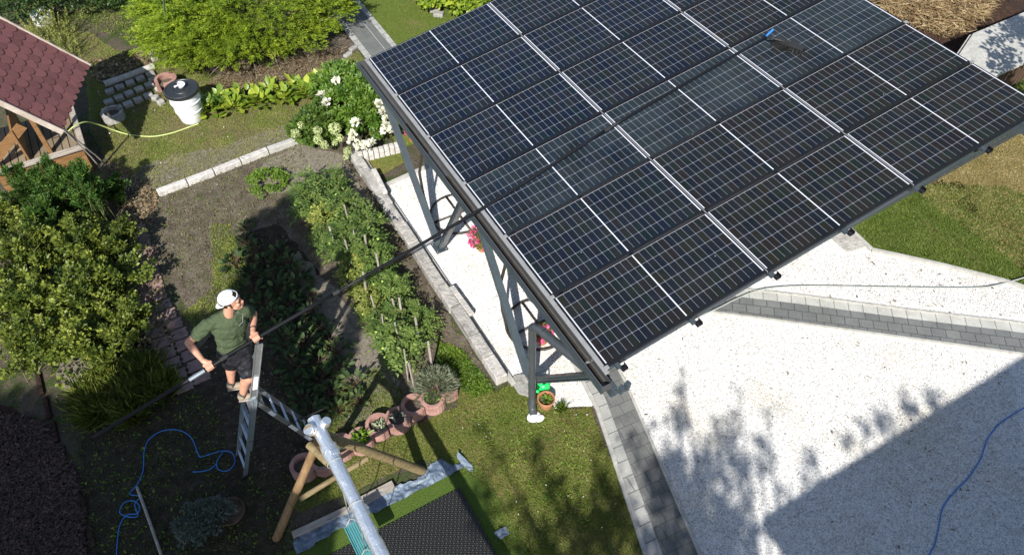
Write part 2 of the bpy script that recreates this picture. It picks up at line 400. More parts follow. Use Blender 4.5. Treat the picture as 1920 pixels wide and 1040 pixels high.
M['shorts'] = m_noise('black_shorts_cloth', [(.3, (.006, .006, .008)), (.7, (.018, .018, .024))], 12, .55, .8, .02, 14, spec=.4)
M['cap'] = m_plain('white_cotton_cap', (.82, .82, .81), .85, 0, .2, .2, .03)
M['hair'] = m_plain('dark_brown_hair', (.025, .014, .009), .6, 0, .3, .6)
M['dark'] = m_plain('dark_detail', (.01, .01, .01), .5)
M['lip'] = m_plain('lip', (.36, .13, .10), .5)
M['sock'] = m_plain('dark_sock', (.05, .045, .04), .9)
M['shoe'] = m_noise('tan_suede', [(.3, (.22, .17, .12)), (.7, (.33, .26, .19))], 14, .9, .3, .005)
M['sole'] = m_plain('pale_sole', (.32, .27, .22), .8)
M['bark'] = m_noise('bark', [(.3, (.05, .035, .022)), (.7, (.14, .10, .07))], 9, .9, 1, .02, 20, spec=.15)
M['twig'] = m_noise('grey_dead_twig', [(.3, (.14, .10, .08)), (.7, (.30, .24, .20))], 12, .9, .4, .004)
M['stem'] = m_noise('green_stem', [(.3, (.08, .10, .03)), (.7, (.16, .17, .06))], 12, .7, .2, .002)
M['beetstem'] = m_noise('beet_stem', [(.3, (.05, .03, .02)), (.7, (.10, .05, .035))], 12, .6, .2, .002)
M['basket'] = m_brick('grey_woven_rope', (.20, .20, .19), (.30, .30, .28), (.04, .04, .04), .05, .05, R(45), .010)
M['house_wall'] = m_plain('cream_render', (.55, .50, .42), .9, 0, .2, .3, .06, 2)
M['house_roof'] = m_brick('dark_roof_tiles', (.09, .05, .04), (.12, .06, .05), (.02, .015, .01), .3, .32, 0, .02)
M['window'] = m_plain('window_glass', (.02, .025, .03), .08, 0, .8)
M['soap'] = m_plain('wet_foam', (.6, .6, .58), .5)
# foliage
G_ = lambda *a: [(i / (len(a) - 1), c) for i, c in enumerate(a)]
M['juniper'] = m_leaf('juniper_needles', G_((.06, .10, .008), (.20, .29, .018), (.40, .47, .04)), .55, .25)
M['hosta'] = m_leaf('hosta_leaf', G_((.08, .14, .015), (.18, .26, .025), (.34, .38, .04)), .38, .25)
M['dahlia'] = m_leaf('dahlia_leaf', G_((.035, .085, .012), (.09, .17, .02), (.17, .25, .04)), .42, .25)
M['hydrangea'] = m_leaf('hydrangea_leaf', G_((.035, .07, .015), (.075, .13, .02), (.12, .18, .03)), .45, .25)
M['cream'] = m_leaf('cream_floret', G_((.36, .44, .14), (.50, .56, .25), (.62, .64, .40)), .6, .3)
M['whitefl'] = m_leaf('white_petal', G_((.62, .58, .46), (.78, .75, .66), (.85, .84, .80)), .6, .3)
M['pinkfl'] = m_leaf('pink_petal', G_((.45, .03, .14), (.72, .10, .28), (.80, .30, .45)), .6, .3)
M['fine'] = m_leaf('fine_green_leaf', G_((.02, .06, .012), (.055, .13, .02), (.13, .22, .035)), .5, .25)
M['currant'] = m_leaf('currant_leaf', G_((.03, .055, .012), (.11, .15, .022), (.27, .30, .05)), .45, .3)
M['tomato'] = m_leaf('tomato_leaf', G_((.045, .085, .02), (.11, .17, .035), (.21, .27, .07)), .5, .28)
M['tomato_y'] = m_leaf('yellowing_tomato_leaf', G_((.10, .13, .02), (.21, .25, .045), (.33, .33, .09)), .5, .28)
M['beet'] = m_leaf('beet_leaf', G_((.02, .035, .012), (.04, .07, .02), (.09, .13, .035)), .6, .12, .2)
M['weed'] = m_leaf('weed_leaf', G_((.05, .11, .012), (.12, .21, .02), (.22, .30, .04)), .5, .3)
M['grass'] = m_leaf('grass_blade', G_((.08, .12, .012), (.17, .215, .03), (.32, .33, .09)), .55, .25)
M['shade_toned_grass'] = m_leaf('grass_painted_shade', G_((.02, .035, .008), (.045, .065, .015), (.09, .11, .03)), .7, .1)  # grass colour darkened to paint in the shade
M['grass_dry'] = m_leaf('dry_grass_blade', G_((.13, .13, .03), (.25, .22, .08), (.38, .32, .16)), .6, .2)
M['grass_lush'] = m_leaf('lush_grass_blade', G_((.06, .10, .012), (.12, .175, .025), (.22, .26, .06)), .5, .25)
M['grass_tan'] = m_leaf('parched_grass_blade', G_((.12, .12, .03), (.27, .22, .08), (.38, .31, .15)), .7, .15)
M['straw'] = m_leaf('dry_stalk', G_((.12, .07, .03), (.26, .18, .09), (.42, .33, .18)), .8, .1)
M['litter'] = m_leaf('dead_leaf', G_((.07, .045, .025), (.18, .12, .06), (.33, .27, .17)), .8, .1)
M['bark_chip'] = m_leaf('bark_chip', G_((.02, .012, .009), (.055, .032, .023), (.12, .07, .05)), .8, 0)
M['sedum'] = m_leaf('silver_leaf', G_((.06, .08, .065), (.13, .16, .13), (.22, .25, .21)), .6, .15)
M['lavender'] = m_leaf('lavender_leaf', G_((.12, .15, .08), (.22, .25, .15), (.33, .36, .25)), .7, .15)
M['spike'] = m_leaf('spiky_yellow_leaf', G_((.10, .12, .02), (.22, .24, .05), (.34, .34, .10)), .6, .25)
M['bristle'] = m_leaf('black_bristle', G_((.008, .008, .008), (.02, .02, .02)), .5, 0)
M['tree'] = m_leaf('tree_leaf', G_((.02, .045, .01), (.05, .09, .02)), .5, .2)
M['tomfruit'] = m_plain('green_tomato', (.30, .42, .08), .3)
M['petuniafol'] = m_leaf('petunia_leaf', G_((.08, .12, .02), (.18, .22, .04), (.28, .30, .08)), .5, .3)

# shingles
def m_shingle():
    m, n, b = mat('red_bitumen_shingle'); co = coord(n)
    f = noise(n, co, 160, 3, .8); oi = N(n, 'ShaderNodeAttribute', attribute_name='tint')
    c = ramp(n, f, [(.25, (.085, .03, .03)), (.5, (.15, .058, .056)), (.78, (.24, .11, .105))])
    c = mix(n, 1, c, ramp(n, oi.outputs['Fac'], [(0, (.8, .8, .8)), (1, (1.15, 1.15, 1.15))]), 'MULTIPLY')
    lk(n, c, b.inputs['Base Color']); b.inputs['Roughness'].default_value = .9; b.inputs['Specular IOR Level'].default_value = .3
    bump(n, b, f, .5, .004); return m
M['shingle'] = m_shingle()
# solar glass: 24 x 6 half cut cells
def m_solar(name, wet=0.0):
    m, n, b = mat(name)
    uv = N(n, 'ShaderNodeUVMap'); sp = N(n, 'ShaderNodeSeparateXYZ'); lk(n, uv.outputs[0], sp.inputs[0])
    u, v = sp.outputs[0], sp.outputs[1]                     # u 0..24, v 0..6
    fu = mth(n, 'FRACT', u); fv = mth(n, 'FRACT', v)
    du = mth(n, 'MULTIPLY', mth(n, 'SUBTRACT', .5, mth(n, 'ABSOLUTE', mth(n, 'SUBTRACT', fu, .5))), .0838)
    dv = mth(n, 'MULTIPLY', mth(n, 'SUBTRACT', .5, mth(n, 'ABSOLUTE', mth(n, 'SUBTRACT', fv, .5))), .167)
    lu = mth(n, 'LESS_THAN', du, .0021); lv = mth(n, 'LESS_THAN', dv, .0026)
    dia = mth(n, 'MULTIPLY', mth(n, 'LESS_THAN', mth(n, 'ADD', du, dv), .0105), 1.0)
    lines = mth(n, 'MAXIMUM', mth(n, 'MAXIMUM', lu, lv), dia)
    inside = mth(n, 'MULTIPLY', mth(n, 'MULTIPLY', mth(n, 'GREATER_THAN', u, 0.0), mth(n, 'LESS_THAN', u, 24.0)), mth(n, 'LESS_THAN', v, 5.985))
    inside = mth(n, 'MULTIPLY', inside, 1.0)
    midl = mth(n, 'LESS_THAN', mth(n, 'ABSOLUTE', mth(n, 'SUBTRACT', u, 12.0)), .085)
    top = mth(n, 'LESS_THAN', v, 0.018)
    ends = mth(n, 'SUBTRACT', 1.0, mth(n, 'MULTIPLY', mth(n, 'GREATER_THAN', u, 0.0), mth(n, 'LESS_THAN', u, 24.0)))
    strong = mth(n, 'MAXIMUM', mth(n, 'MAXIMUM', midl, top), ends)
    low = mth(n, 'GREATER_THAN', v, 5.9)
    strong = mth(n, 'MULTIPLY', strong, mth(n, 'SUBTRACT', 1.0, low))
    lines = mth(n, 'MULTIPLY', lines, mth(n, 'SUBTRACT', 1.0, mth(n, 'GREATER_THAN', v, 5.86)))
    cb = N(n, 'ShaderNodeCombineXYZ'); lk(n, mth(n, 'FLOOR', u), cb.inputs[0]); lk(n, mth(n, 'FLOOR', v), cb.inputs[1])
    oi = N(n, 'ShaderNodeObjectInfo'); lk(n, mth(n, 'MULTIPLY', oi.outputs['Random'], 37.0), cb.inputs[2])
    wn = N(n, 'ShaderNodeTexWhiteNoise'); lk(n, cb.outputs[0], wn.inputs[0])
    cellc = ramp(n, wn.outputs['Value'], [(0, (.0055, .0085, .017)), (.35, (.0075, .0095, .015)), (.6, (.0110, .0098, .0115)), (.8, (.0065, .0115, .0135)), (1, (.0120, .0122, .0115))])
    cellc = mix(n, 1, cellc, oi.outputs['Color'], 'MULTIPLY')
    # busbars
    bb = mth(n, 'ABSOLUTE', mth(n, 'SUBTRACT', mth(n, 'FRACT', mth(n, 'MULTIPLY', v, 10.0)), .5))
    bbm = mth(n, 'MULTIPLY', mth(n, 'LESS_THAN', bb, .06), .35)
    co = N(n, 'ShaderNodeNewGeometry').outputs['Position']
    wetf = None
    if wet:
        drops = N(n, 'ShaderNodeTexVoronoi'); drops.inputs['Scale'].default_value = 55; lk(n, co, drops.inputs['Vector'])
        d = ramp(n, drops.outputs['Distance'], [(.10, (1, 1, 1)), (.22, (0, 0, 0))]); big = ramp(n, noise(n, co, 1.7, 4, .6), [(.42, (0, 0, 0)), (.62, (1, 1, 1))])
        wetf = mth(n, 'MULTIPLY', d, mth(n, 'MULTIPLY', big, .55 * wet))
        film = mth(n, 'MULTIPLY', ramp(n, noise(n, co, 1.1, 5, .6), [(.3, (0, 0, 0)), (.6, (1, 1, 1))]), .5 * wet)
        cellc = mix(n, film, cellc, (.026, .040, .046))
        cellc = mix(n, wetf, cellc, (.09, .11, .125))
    c = mix(n, mth(n, 'MULTIPLY', lines, .9), cellc, (.19, .20, .235))
    c = mix(n, strong, c, (.55, .56, .60))
    dust = ramp(n, noise(n, co, 2.2, 6, .7), [(.4, (0, 0, 0)), (.8, (1, 1, 1))])
    c = mix(n, mth(n, 'MULTIPLY', dust, .035), c, (.25, .23, .2))
    drp = N(n, 'ShaderNodeTexVoronoi'); drp.inputs['Scale'].default_value = 3.1; lk(n, co, drp.inputs['Vector'])
    c = mix(n, mth(n, 'MULTIPLY', mth(n, 'LESS_THAN', drp.outputs['Distance'], .022), .55), c, (.4, .4, .37))
    lk(n, c, b.inputs['Base Color']); lk(n, ramp(n, noise(n, co, 1.3, 5, .6), [(.35, (.07, .07, .07)), (.7, (.20, .20, .20))]), b.inputs['Roughness']); b.inputs['Specular IOR Level'].default_value = .30
    b.inputs['Coat Weight'].default_value = 0
    return m
M['solar'] = m_solar('solar_cell_glass'); M['solar_wet'] = m_solar('solar_cell_glass_wet', 1.0)
def m_mat():
    m, n, b = mat('black_honeycomb_rubber'); g = N(n, 'ShaderNodeNewGeometry'); sp = N(n, 'ShaderNodeSeparateXYZ'); lk(n, g.outputs['Position'], sp.inputs[0])
    a = .052; dd = []
    for off in (0.0, .5):
        fx = mth(n, 'SUBTRACT', mth(n, 'FRACT', mth(n, 'ADD', mth(n, 'MULTIPLY', sp.outputs[0], 1 / a), off)), .5)
        fy = mth(n, 'MULTIPLY', mth(n, 'SUBTRACT', mth(n, 'FRACT', mth(n, 'ADD', mth(n, 'MULTIPLY', sp.outputs[1], 1 / (a * 1.732)), off)), .5), 1.732)
        dd.append(mth(n, 'SQRT', mth(n, 'ADD', mth(n, 'MULTIPLY', fx, fx), mth(n, 'MULTIPLY', fy, fy))))
    d = mth(n, 'MINIMUM', dd[0], dd[1])
    c = ramp(n, d, [(.0, (.10, .098, .085)), (.14, (.045, .044, .04)), (.24, (.006, .006, .005)), (.42, (.006, .006, .005)), (.50, (.04, .039, .035)), (.6, (.05, .048, .043))])
    lk(n, c, b.inputs['Base Color']); b.inputs['Roughness'].default_value = .5
    h = ramp(n, d, [(0, (.7, .7, .7)), (.22, (0, 0, 0)), (.42, (0, 0, 0)), (.52, (1, 1, 1))])
    bump(n, b, h, 1.0, .02); return m
M['mat'] = m_mat()

# ================================================================== THE SETTING
def sheet(name, poly, z, m, jit=0.0, step=.12, kind='structure'):
    pts = []
    n = len(poly)
    for i in range(n):
        a = Vector((*poly[i], 0)); b = Vector((*poly[(i + 1) % n], 0)); L = (b - a).length
        k = max(1, int(L / step)) if jit else 1
        k = min(k, 60)
        for j in range(k):
            p = a.lerp(b, j / k)
            if j and jit: p += Vector((random.uniform(-jit, jit), random.uniform(-jit, jit), 0))
            pts.append((p.x, p.y, z))
    me = bpy.data.meshes.new(name); bm = bmesh.new()
    f = bm.faces.new([bm.verts.new(p) for p in pts]); bmesh.ops.triangulate(bm, faces=[f])
    for q in bm.faces:
        if q.normal.z < 0: q.normal_flip()
    bm.to_mesh(me); bm.free()
    o = link(name, me, m); o['kind'] = kind; return o
def bent_strip(name, line, w0, w1, z, m):
    "a strip to the right of a line: offsets w0..w1 (metres) from it"
    L = [Vector((*p, 0)) for p in line]; a = []; b = []
    for i, p in enumerate(L):
        d = (L[min(i + 1, len(L) - 1)] - L[max(i - 1, 0)]).normalized(); nr = Vector((-d.y, d.x, 0))
        a.append((p + nr * w0)[:2]); b.append((p + nr * w1)[:2])
    return a, b

sheet('ground', [(-90, -90), (90, -90), (90, 90), (-90, 90)], -.012, M['ground'])
L_top = gpoly([(120, 60), (170, 60), (215, 95), (300, 95), (420, 150), (560, 150), (670, 95), (705, 140), (740, 250), (720, 262), (640, 235), (560, 263), (430, 312), (300, 358), (235, 335), (200, 300), (170, 250), (160, 130)])
sheet('lawn', L_top, -.008, M['lawn_dry'], .03)
sheet('lawn', gpoly([(235, 340), (290, 300), (360, 285), (450, 262), (545, 232), (600, 222), (640, 235), (560, 262), (430, 308), (300, 356), (250, 362)]), -.005, M['soil_light'], .06)
L_ne = [at(681, 8)[:2], (1.78, 3.7), (2.3, .7), (12, .7), (12, 9), (1.9, 14)]
sheet('lawn', L_ne, -.008, M['lawn_right'], .0)
L_strip = [(-.18, .72), (.45, .56), (1.0, .60), (1.05, 2.4), (.7, 2.4), (.4, .2), (.0, .1), (-.18, .1)]
L_front = gpoly([(840, 640), (925, 735), (965, 715), (1010, 720), (1040, 768), (1106, 762), (1214, 1040), (1220, 1120), (930, 1120), (940, 1040), (900, 900), (790, 860), (650, 925), (560, 960), (540, 940), (600, 880), (740, 815), (860, 760)])
sheet('lawn', L_front, -.008, M['lawn'], .02)
L_right = [at(1572, 440)[:2], at(1633, 470)[:2], at(1884, 528)[:2], (9.5, -9.6), (13.5, -9), (13.5, -3.0), (11.2, -1.2), (7, -1.2), (6.2, -3.6)]
sheet('lawn', L_right, -.008, M['lawn_right'], .0)
L_tan = [at(1690, 360)[:2], at(1884, 372)[:2], at(1960, 300)[:2], (13.4, -2.6), (11.1, -1.25), (7.05, -1.25), (6.5, -3.3)]
L_tan2 = gpoly([(1760, 325), (1884, 500), (1960, 520), (1960, 260), (1884, 250), (1800, 285)])
sheet('lawn', gpoly([(1740, 330), (1800, 340), (1850, 420), (1884, 480), (1960, 520), (1960, 240), (1884, 235), (1700, 330)]), -.004, M['lawn_tan'], .10)
# vegetable bed
bed = gpoly([(300, 368), (560, 268), (640, 285), (665, 318), (925, 725), (880, 705), (760, 775), (600, 850), (480, 900), (420, 840), (390, 700), (340, 560), (270, 460), (240, 380)])
sheet('soil', bed, -.004, M['soil'], .04)
sheet('soil', gpoly([(560, 270), (640, 290), (700, 380), (640, 400), (570, 370), (470, 350), (500, 300)]), -.001, M['soil_light'], .05)
sheet('soil', gpoly([(560, 470), (640, 560), (690, 590), (700, 640), (740, 690), (760, 760), (700, 790), (650, 790), (660, 700), (600, 600), (540, 520)]), -.001, M['soil_light'], .05)
sheet('soil', gpoly([(100, 675), (190, 655), (240, 690), (180, 740), (120, 735)]), -.001, M['soil_light'], .04)
sheet('mulch', gpoly([(20, 760), (80, 790), (150, 900), (165, 1060), (-60, 1060), (-80, 760)]), -.004, M['mulch'], .05)
# gravel and paths
gravel = [at(722, 347)[:2], at(800, 312)[:2], (1.05, .62), (5.9, .62), (5.92, -4.75), at(1633, 470)[:2], at(1884, 528)[:2], (9.8, -11.0), (9.8, -18), (-1.2, -18), (-.45, -10), (.20, -7.6), (.72, -5.5), at(1108, 762)[:2], at(1040, 765)[:2], at(1010, 712)[:2], at(972, 700)[:2], (-.2, -4.6)]
sheet('gravel_yard', gravel, .0, M['gravel'], .012, .1)
P1 = [(1.03, 12.), (1.03, 3.6), (1.0, 0), (.74, -4.8), (.62, -5.6), (.03, -7.54), (-.7, -9.9)]
P1r = [(1.78, 12.), (1.77, 3.7), (1.72, 0), (1.27, -4.8), (1.16, -5.45), (.555, -7.83), (-.1, -10.1)]
def lerpline(A, B, t): return [((1 - t) * a[0] + t * b[0], (1 - t) * a[1] + t * b[1]) for a, b in zip(A, B)]
def strip(name, A, B, z, m, th=0):
    mb = MB(); n = len(A)
    if th:
        for i in range(n - 1):
            q = [A[i], A[i + 1], B[i + 1], B[i]]
            mb.prism(q, z - th, z)
    else:
        mb.add([(a[0], a[1], z) for a in A] + [(b[0], b[1], z) for b in B], [(i, i + 1, n + i + 1, n + i) for i in range(n - 1)])
    o = mb.build(name, m); o['kind'] = 'structure'; return o
strip('path', lerpline(P1, P1r, .0)[3:], lerpline(P1, P1r, .28)[3:], .012, M['border'])
strip('path', lerpline(P1, P1r, .28)[3:], lerpline(P1, P1r, .96)[3:], .010, M['paver'])
strip('path', lerpline(P1, P1r, 0)[:4], lerpline(P1, P1r, .17)[:4], .012, M['border'])
strip('path', lerpline(P1, P1r, .17)[:4], lerpline(P1, P1r, .84)[:4], .008, M['paver_far'])
strip('path', lerpline(P1, P1r, .84)[:4], lerpline(P1, P1r, 1.0)[:4], .012, M['border'])
strip('path_joint', lerpline(P1, P1r, .62)[:3], lerpline(P1, P1r, .635)[:3], .011, M['kerb'])
P2 = [(2.4, -3.7), at(1390, 541)[:2], at(1500, 553)[:2], at(1700, 580)[:2], at(1884, 601)[:2], at(2150, 636)[:2]]
P2r = [(1.9, -4.35), at(1338, 588)[:2], at(1470, 605)[:2], at(1700, 636)[:2], at(1884, 662)[:2], at(2150, 700)[:2]]
strip('path', lerpline(P2, P2r, .0), lerpline(P2, P2r, .05), .030, M['kerb'], .05)
strip('path', lerpline(P2, P2r, .05), lerpline(P2, P2r, .32), .012, M['border_b'])
strip('path', lerpline(P2, P2r, .32), lerpline(P2, P2r, .94), .010, M['paver_mid'])
strip('path', lerpline(P2, P2r, .94), lerpline(P2, P2r, 1.0), .030, M['kerb'], .05)
strip('kerb', lerpline(P1, P1r, .96)[3:], lerpline(P1, P1r, 1.02)[3:], .035, M['kerb'], .06)
strip('kerb', lerpline(P1, P1r, -.10)[3:6], lerpline(P1, P1r, -.0)[3:6], .025, M['kerb'], .05)
def thin_kerb(pts, w, h, name='kerb', m='kerb'):
    mb = MB()
    for a, b in zip(pts[:-1], pts[1:]): mb.bar((*a, h / 2 - .02), (*b, h / 2 - .02), w, h + .04)
    o = mb.build(name, M[m], bevel=.004); o['kind'] = 'structure'
thin_kerb([at(1597, 436)[:2], at(1633, 470)[:2], at(1762, 498)[:2], at(1884, 529)[:2], (9.8, -11.0)], .06, .05)
thin_kerb([at(722, 349)[:2], at(800, 314)[:2], (1.02, .68)], .07, .04)
# S-shaped red garden path
mb = MB()
def wavy(cx, cy, dx, dy, w, l):
    d = Vector((dx, dy, 0)).normalized(); s = Vector((-d.y, d.x, 0)); pts = []
    for k in range(8): t = k / 7; pts.append(Vector((cx, cy, 0)) + d * l * (t - .5) + s * (w / 2 + .014 * math.sin(t * 4 * math.pi)))
    for k in range(8): t = 1 - k / 7; pts.append(Vector((cx, cy, 0)) + d * l * (t - .5) + s * (-w / 2 + .014 * math.sin(t * 4 * math.pi)))
    return [p[:2] for p in pts]
a0 = Vector((-4.15, .75)); a1 = Vector((-4.17, -.8)); a2 = Vector((-3.98, -2.55))
nst = 17
for k in range(nst):
    t = k / (nst - 1) * 2
    c = a0.lerp(a1, t) if t < 1 else a1.lerp(a2, t - 1)
    for sd in (-.125, .125):
        mb.prism(wavy(c.x + sd + random.uniform(-.008, .008), c.y + (0.04 if sd > 0 else 0), 0, 1, .225, .188), -.01, .022 + random.uniform(-.005, .006))
o = mb.build('red_path', M['redpaver'], bevel=.006); o['kind'] = 'structure'

# ---------- kerb stones round the vegetable bed
pts = [Vector(at(*p)) for p in [(296, 366), (352, 345), (402, 326), (452, 306), (503, 286), (560, 266)]]
for i in range(5):
    a, b = pts[i], pts[i + 1]; mb = MB(); mb.bar(a.lerp(b, .015) + Vector((0, 0, .035)), a.lerp(b, .985) + Vector((0, 0, .035)), .11, .13)
    tag(mb.build('kerb_stone', M['stone'] if i < 4 else M['kerb'], bevel=.012), f"pale split-face kerb stone bordering the lawn, {ORD[i+1]} from the left end", 'kerb stone', 'kerb stones between lawn and vegetable bed')
# ---------- concrete garden wall between bed and gravel
w = empty('garden_wall', (-.31, -2.0, 0), 0, 'long low wall of rough pale concrete blocks between tomatoes and white gravel', 'wall')
y = .78; k = 0
while y > -4.62:
    L = random.uniform(.42, .62); y2 = max(y - L, -4.64)
    if y - y2 > .1:
        mb = MB(); mb.box((random.uniform(-.012, .012), (y + y2) / 2 + 2.0, .05), (.17, y - y2 - .01, .20 + random.uniform(-.01, .012)), rz=random.uniform(-.01, .01))
        b = mb.build('block', M['wallstone'] if y > -3.9 else M['stone'], w, bevel=.014)
    y = y2
w2 = MB(); w2.box((.125, -.1, .0), (.075, 5.3, .085)); w2.build('footing_ledge', M['kerb'], w, bevel=.01)
for (px, py, qx, qy, lab) in [(700, 318, 722, 362, 'narrow pale stone slab lying on the far end of the garden wall'), (846, 538, 884, 590, 'long pale stone offcut leaning on the gravel side of the garden wall')]:
    a = Vector(at(px, py, .17)); b = Vector(at(qx, qy, .17)); mb = MB()
    if px > 800: a = Vector(at(px, py, .12)); b = Vector(at(qx, qy, .12))
    mb.bar(a, b, .085, .06); tag(mb.build('stone_slab', M['stone'], bevel=.01), lab, 'stone')
# palisade in front of the white flowers
for i in range(8):
    t = (i + .5) / 8; p = Vector(at(672, 303)).lerp(Vector(at(750, 283)), t)
    mb = MB(); mb.box((p.x, p.y, .07), (.085, .11, .22 + random.uniform(-.01, .01)), rz=-.2)
    tag(mb.build('palisade_stone', M['stone'], bevel=.012), f"pale upright palisade stone holding the white flower bush bed, {ORD[i+1]} from the garden wall", 'edging stone', 'palisade stones below the white flowers')
# granite setts near the barrel
k = 0
for r in range(3):
    for c in range(5):
        p = Vector(at(203 + c * 19 - r * 2 + 4, 176 + r * 20 - c * 8 - 2)); k += 1
        mb = MB(); mb.box((p.x, p.y, .02), (.165, .14, .1), rz=.12 + random.uniform(-.08, .08))
        tag(mb.build('paving_block', M['granite'], bevel=.02, seg=2), f"grey stone block paving beside the barrel, {ORD[c+1]} from the left in the {['back','middle','front'][r]} row", 'paving stone', 'grey stone blocks laid beside the barrel')
for i, (x, y_) in enumerate([(284, 100), (289, 112), (286, 152), (298, 168), (292, 186), (302, 194)]):
    p = at(x, y_); mb = MB(); mb.box((p[0], p[1], .02), (.13, .11, .1), rz=random.uniform(0, 1))
    tag(mb.build('paving_block', M['granite'], bevel=.02), f"loose grey stone near the pink planter, {ORD[i+1]} from the back", 'stone', 'loose stones between barrel and bush')
mb = MB(); mb.tube([at(196, 158, .07), at(240, 143, .07), at(288, 124, .07)], .065, 14)
tag(mb.build('log_edging', M['kerb'], smooth=False), 'round grey concrete pole lying behind the stone paving blocks', 'pole')
# stones along the mulch
for i, (x, y_) in enumerate([(70, 700), (84, 745), (98, 790), (115, 835), (135, 880), (152, 930), (166, 985), (178, 1035)]):
    p = Vector(at(x, y_)); q = Vector(at(x + 9, y_ + 40)); mb = MB(); mb.bar(p, q, .07, .07)
    tag(mb.build('edging_stone', M['mulch'], bevel=.02), f"dark edging stone between bark mulch and shaded lawn, {ORD[i+1]} from the top", 'edging stone', 'edging stones along the bark mulch')
# edging stones by the hostas path
for i, (x, y_) in enumerate([(592, 143), (608, 136), (624, 128), (640, 118), (652, 104), (662, 92)]):
    p = at(x, y_); mb = MB(); mb.box((p[0], p[1], .01), (.19, .10, .07), rz=.45)
    tag(mb.build('edging_stone', M['granite'], bevel=.015), f"small flat grey edging stone under the tall juniper, {ORD[i+1]} from the hostas", 'edging stone', 'flat stones between juniper bed and lawn')
for i, (x, y_) in enumerate([(796, 5), (806, 13), (815, 21), (822, 29)]):
    p = at(x, y_); mb = MB(); mb.box((p[0], p[1], .02), (.22, .15, .1), rz=-.7)
    tag(mb.build('edging_stone', M['granite'], bevel=.02), f"pale rough edging stone beside the leafy bush beyond the roof, {ORD[i+1]} from the back", 'edging stone', 'rough stones edging the far lawn')

# ================================================================== SOLAR CARPORT
TH = R(9.0); U = Vector((math.cos(TH), 0, math.sin(TH))); V_ = Vector((0, -1, 0)); UP = Vector((-math.sin(TH), 0, math.cos(TH)))
def RP(a, b, c=0.0): return Vector((0, 0, 2.35)) + U * a + V_ * b + UP * c
MR = Matrix((U, V_ * -1, UP)).transposed()            # local x=U, y=+Y, z=UP
PU, PV = 2.0631, 1.058
car = empty('solar_carport', (0, 0, 0), 0, 'carport roofed with eighteen dark solar panels on slate grey steel V-struts over white gravel', 'carport')
def panel_meshes():
    l, wd = PU - .012, PV - .022
    fr = MB(); h = .035; t = .013
    fr.box((l / 2, -t / 2, -h / 2), (l, t, h)); fr.box((l / 2, -wd + t / 2, -h / 2), (l, t, h))
    fr.box((t / 2, -wd / 2, -h / 2), (t, wd - 2 * t, h)); fr.box((l - t / 2, -wd / 2, -h / 2), (t, wd - 2 * t, h))
    me_f = bpy.data.meshes.new('panel_frame'); me_f.from_pydata([tuple(v) for v in fr.v], [], fr.f); me_f.materials.append(M['frame'])
    x0, x1, y0, y1 = t, l - t, -t, -wd + t
    me_g = bpy.data.meshes.new('panel_glass'); me_g.from_pydata([(x0, y1, -.003), (x1, y1, -.003), (x1, y0, -.003), (x0, y0, -.003)], [], [(0, 1, 2, 3)])
    uvl = me_g.uv_layers.new(name='uv'); e = .013; cu = (x1 - x0 - 2 * e) / 24; cv = .1652
    ua, ub = -e / cu, 24 + e / cu; va = 0; vb = (y0 - y1) / cv - .06
    for i, q in enumerate([(ua, vb), (ub, vb), (ub, va), (ua, va)]): uvl.data[i].uv = q
    return me_f, me_g
mf, mg = panel_meshes(); mg2 = mg.copy(); mg.materials.append(M['solar']); mg2.materials.append(M['solar_wet'])
wet = {(1, 3), (2, 3), (0, 3), (2, 2)}
for i in range(3):
    for j in range(6):
        f = link('solar_panel', mf, None, car); f.matrix_local = Matrix.Translation(RP(i * PU + .004, j * PV + .011)) @ MR.to_4x4()
        g = link('glass', mg2 if (i, j) in wet and j == 3 else mg, None, f)
        w_ = min(1, max(0, (i * .28 + j * .13) + random.uniform(-.22, .22))); g.color = (.70 + .50 * w_, .98 + .08 * w_, 1.15 - .45 * w_, 1)      # random panel tone plus painted-in sky reflection, bluer upper left to browner lower right
rl = MB()                                                                # purlins
for a in (.12, 1.06, 2.10, 3.12, 4.16, 5.18, 6.05):
    mbp = MB(); mbp.box((0, 0, 0), (.045, 6.38, .045), M=MR)
    o = mbp.build('purlin', M['steel'], car); o.location = RP(a, 3.20, -.062)
    mbp = MB()
    for sx in (-.026, .026): mbp.box((sx, 0, 0), (.006, .07, .05), M=MR)
    mbp.box((0, 0, -.022), (.07, .07, .008), M=MR)
    o = mbp.build('bracket', M['frame'], car); o.location = RP(a + .05, 6.40, -.070)
for b in (.10, 3.2, 6.22):
    mbp = MB(); mbp.bar(RP(-.06, b, -.17), RP(6.2, b, -.17), .09, .15); mbp.build('rafter', M['steel'], car)
for j in range(7):
    for a in (-.004, 3 * PU - .004):
        mb = MB(); mb.box((0, 0, 0), (.05, .045, .012), M=MR); o = mb.build('clamp', M['rail'], car, bevel=.002); o.location = RP(a, j * PV if j else .01, .008)
for a in (PU - .002, 2 * PU - .002):
    mb = MB(); mb.box((0, 0, 0), (.008, 6.33, .02), M=MR); o = mb.build('joint_strip', M['rail'], car); o.location = RP(a, 3.175, -.006)
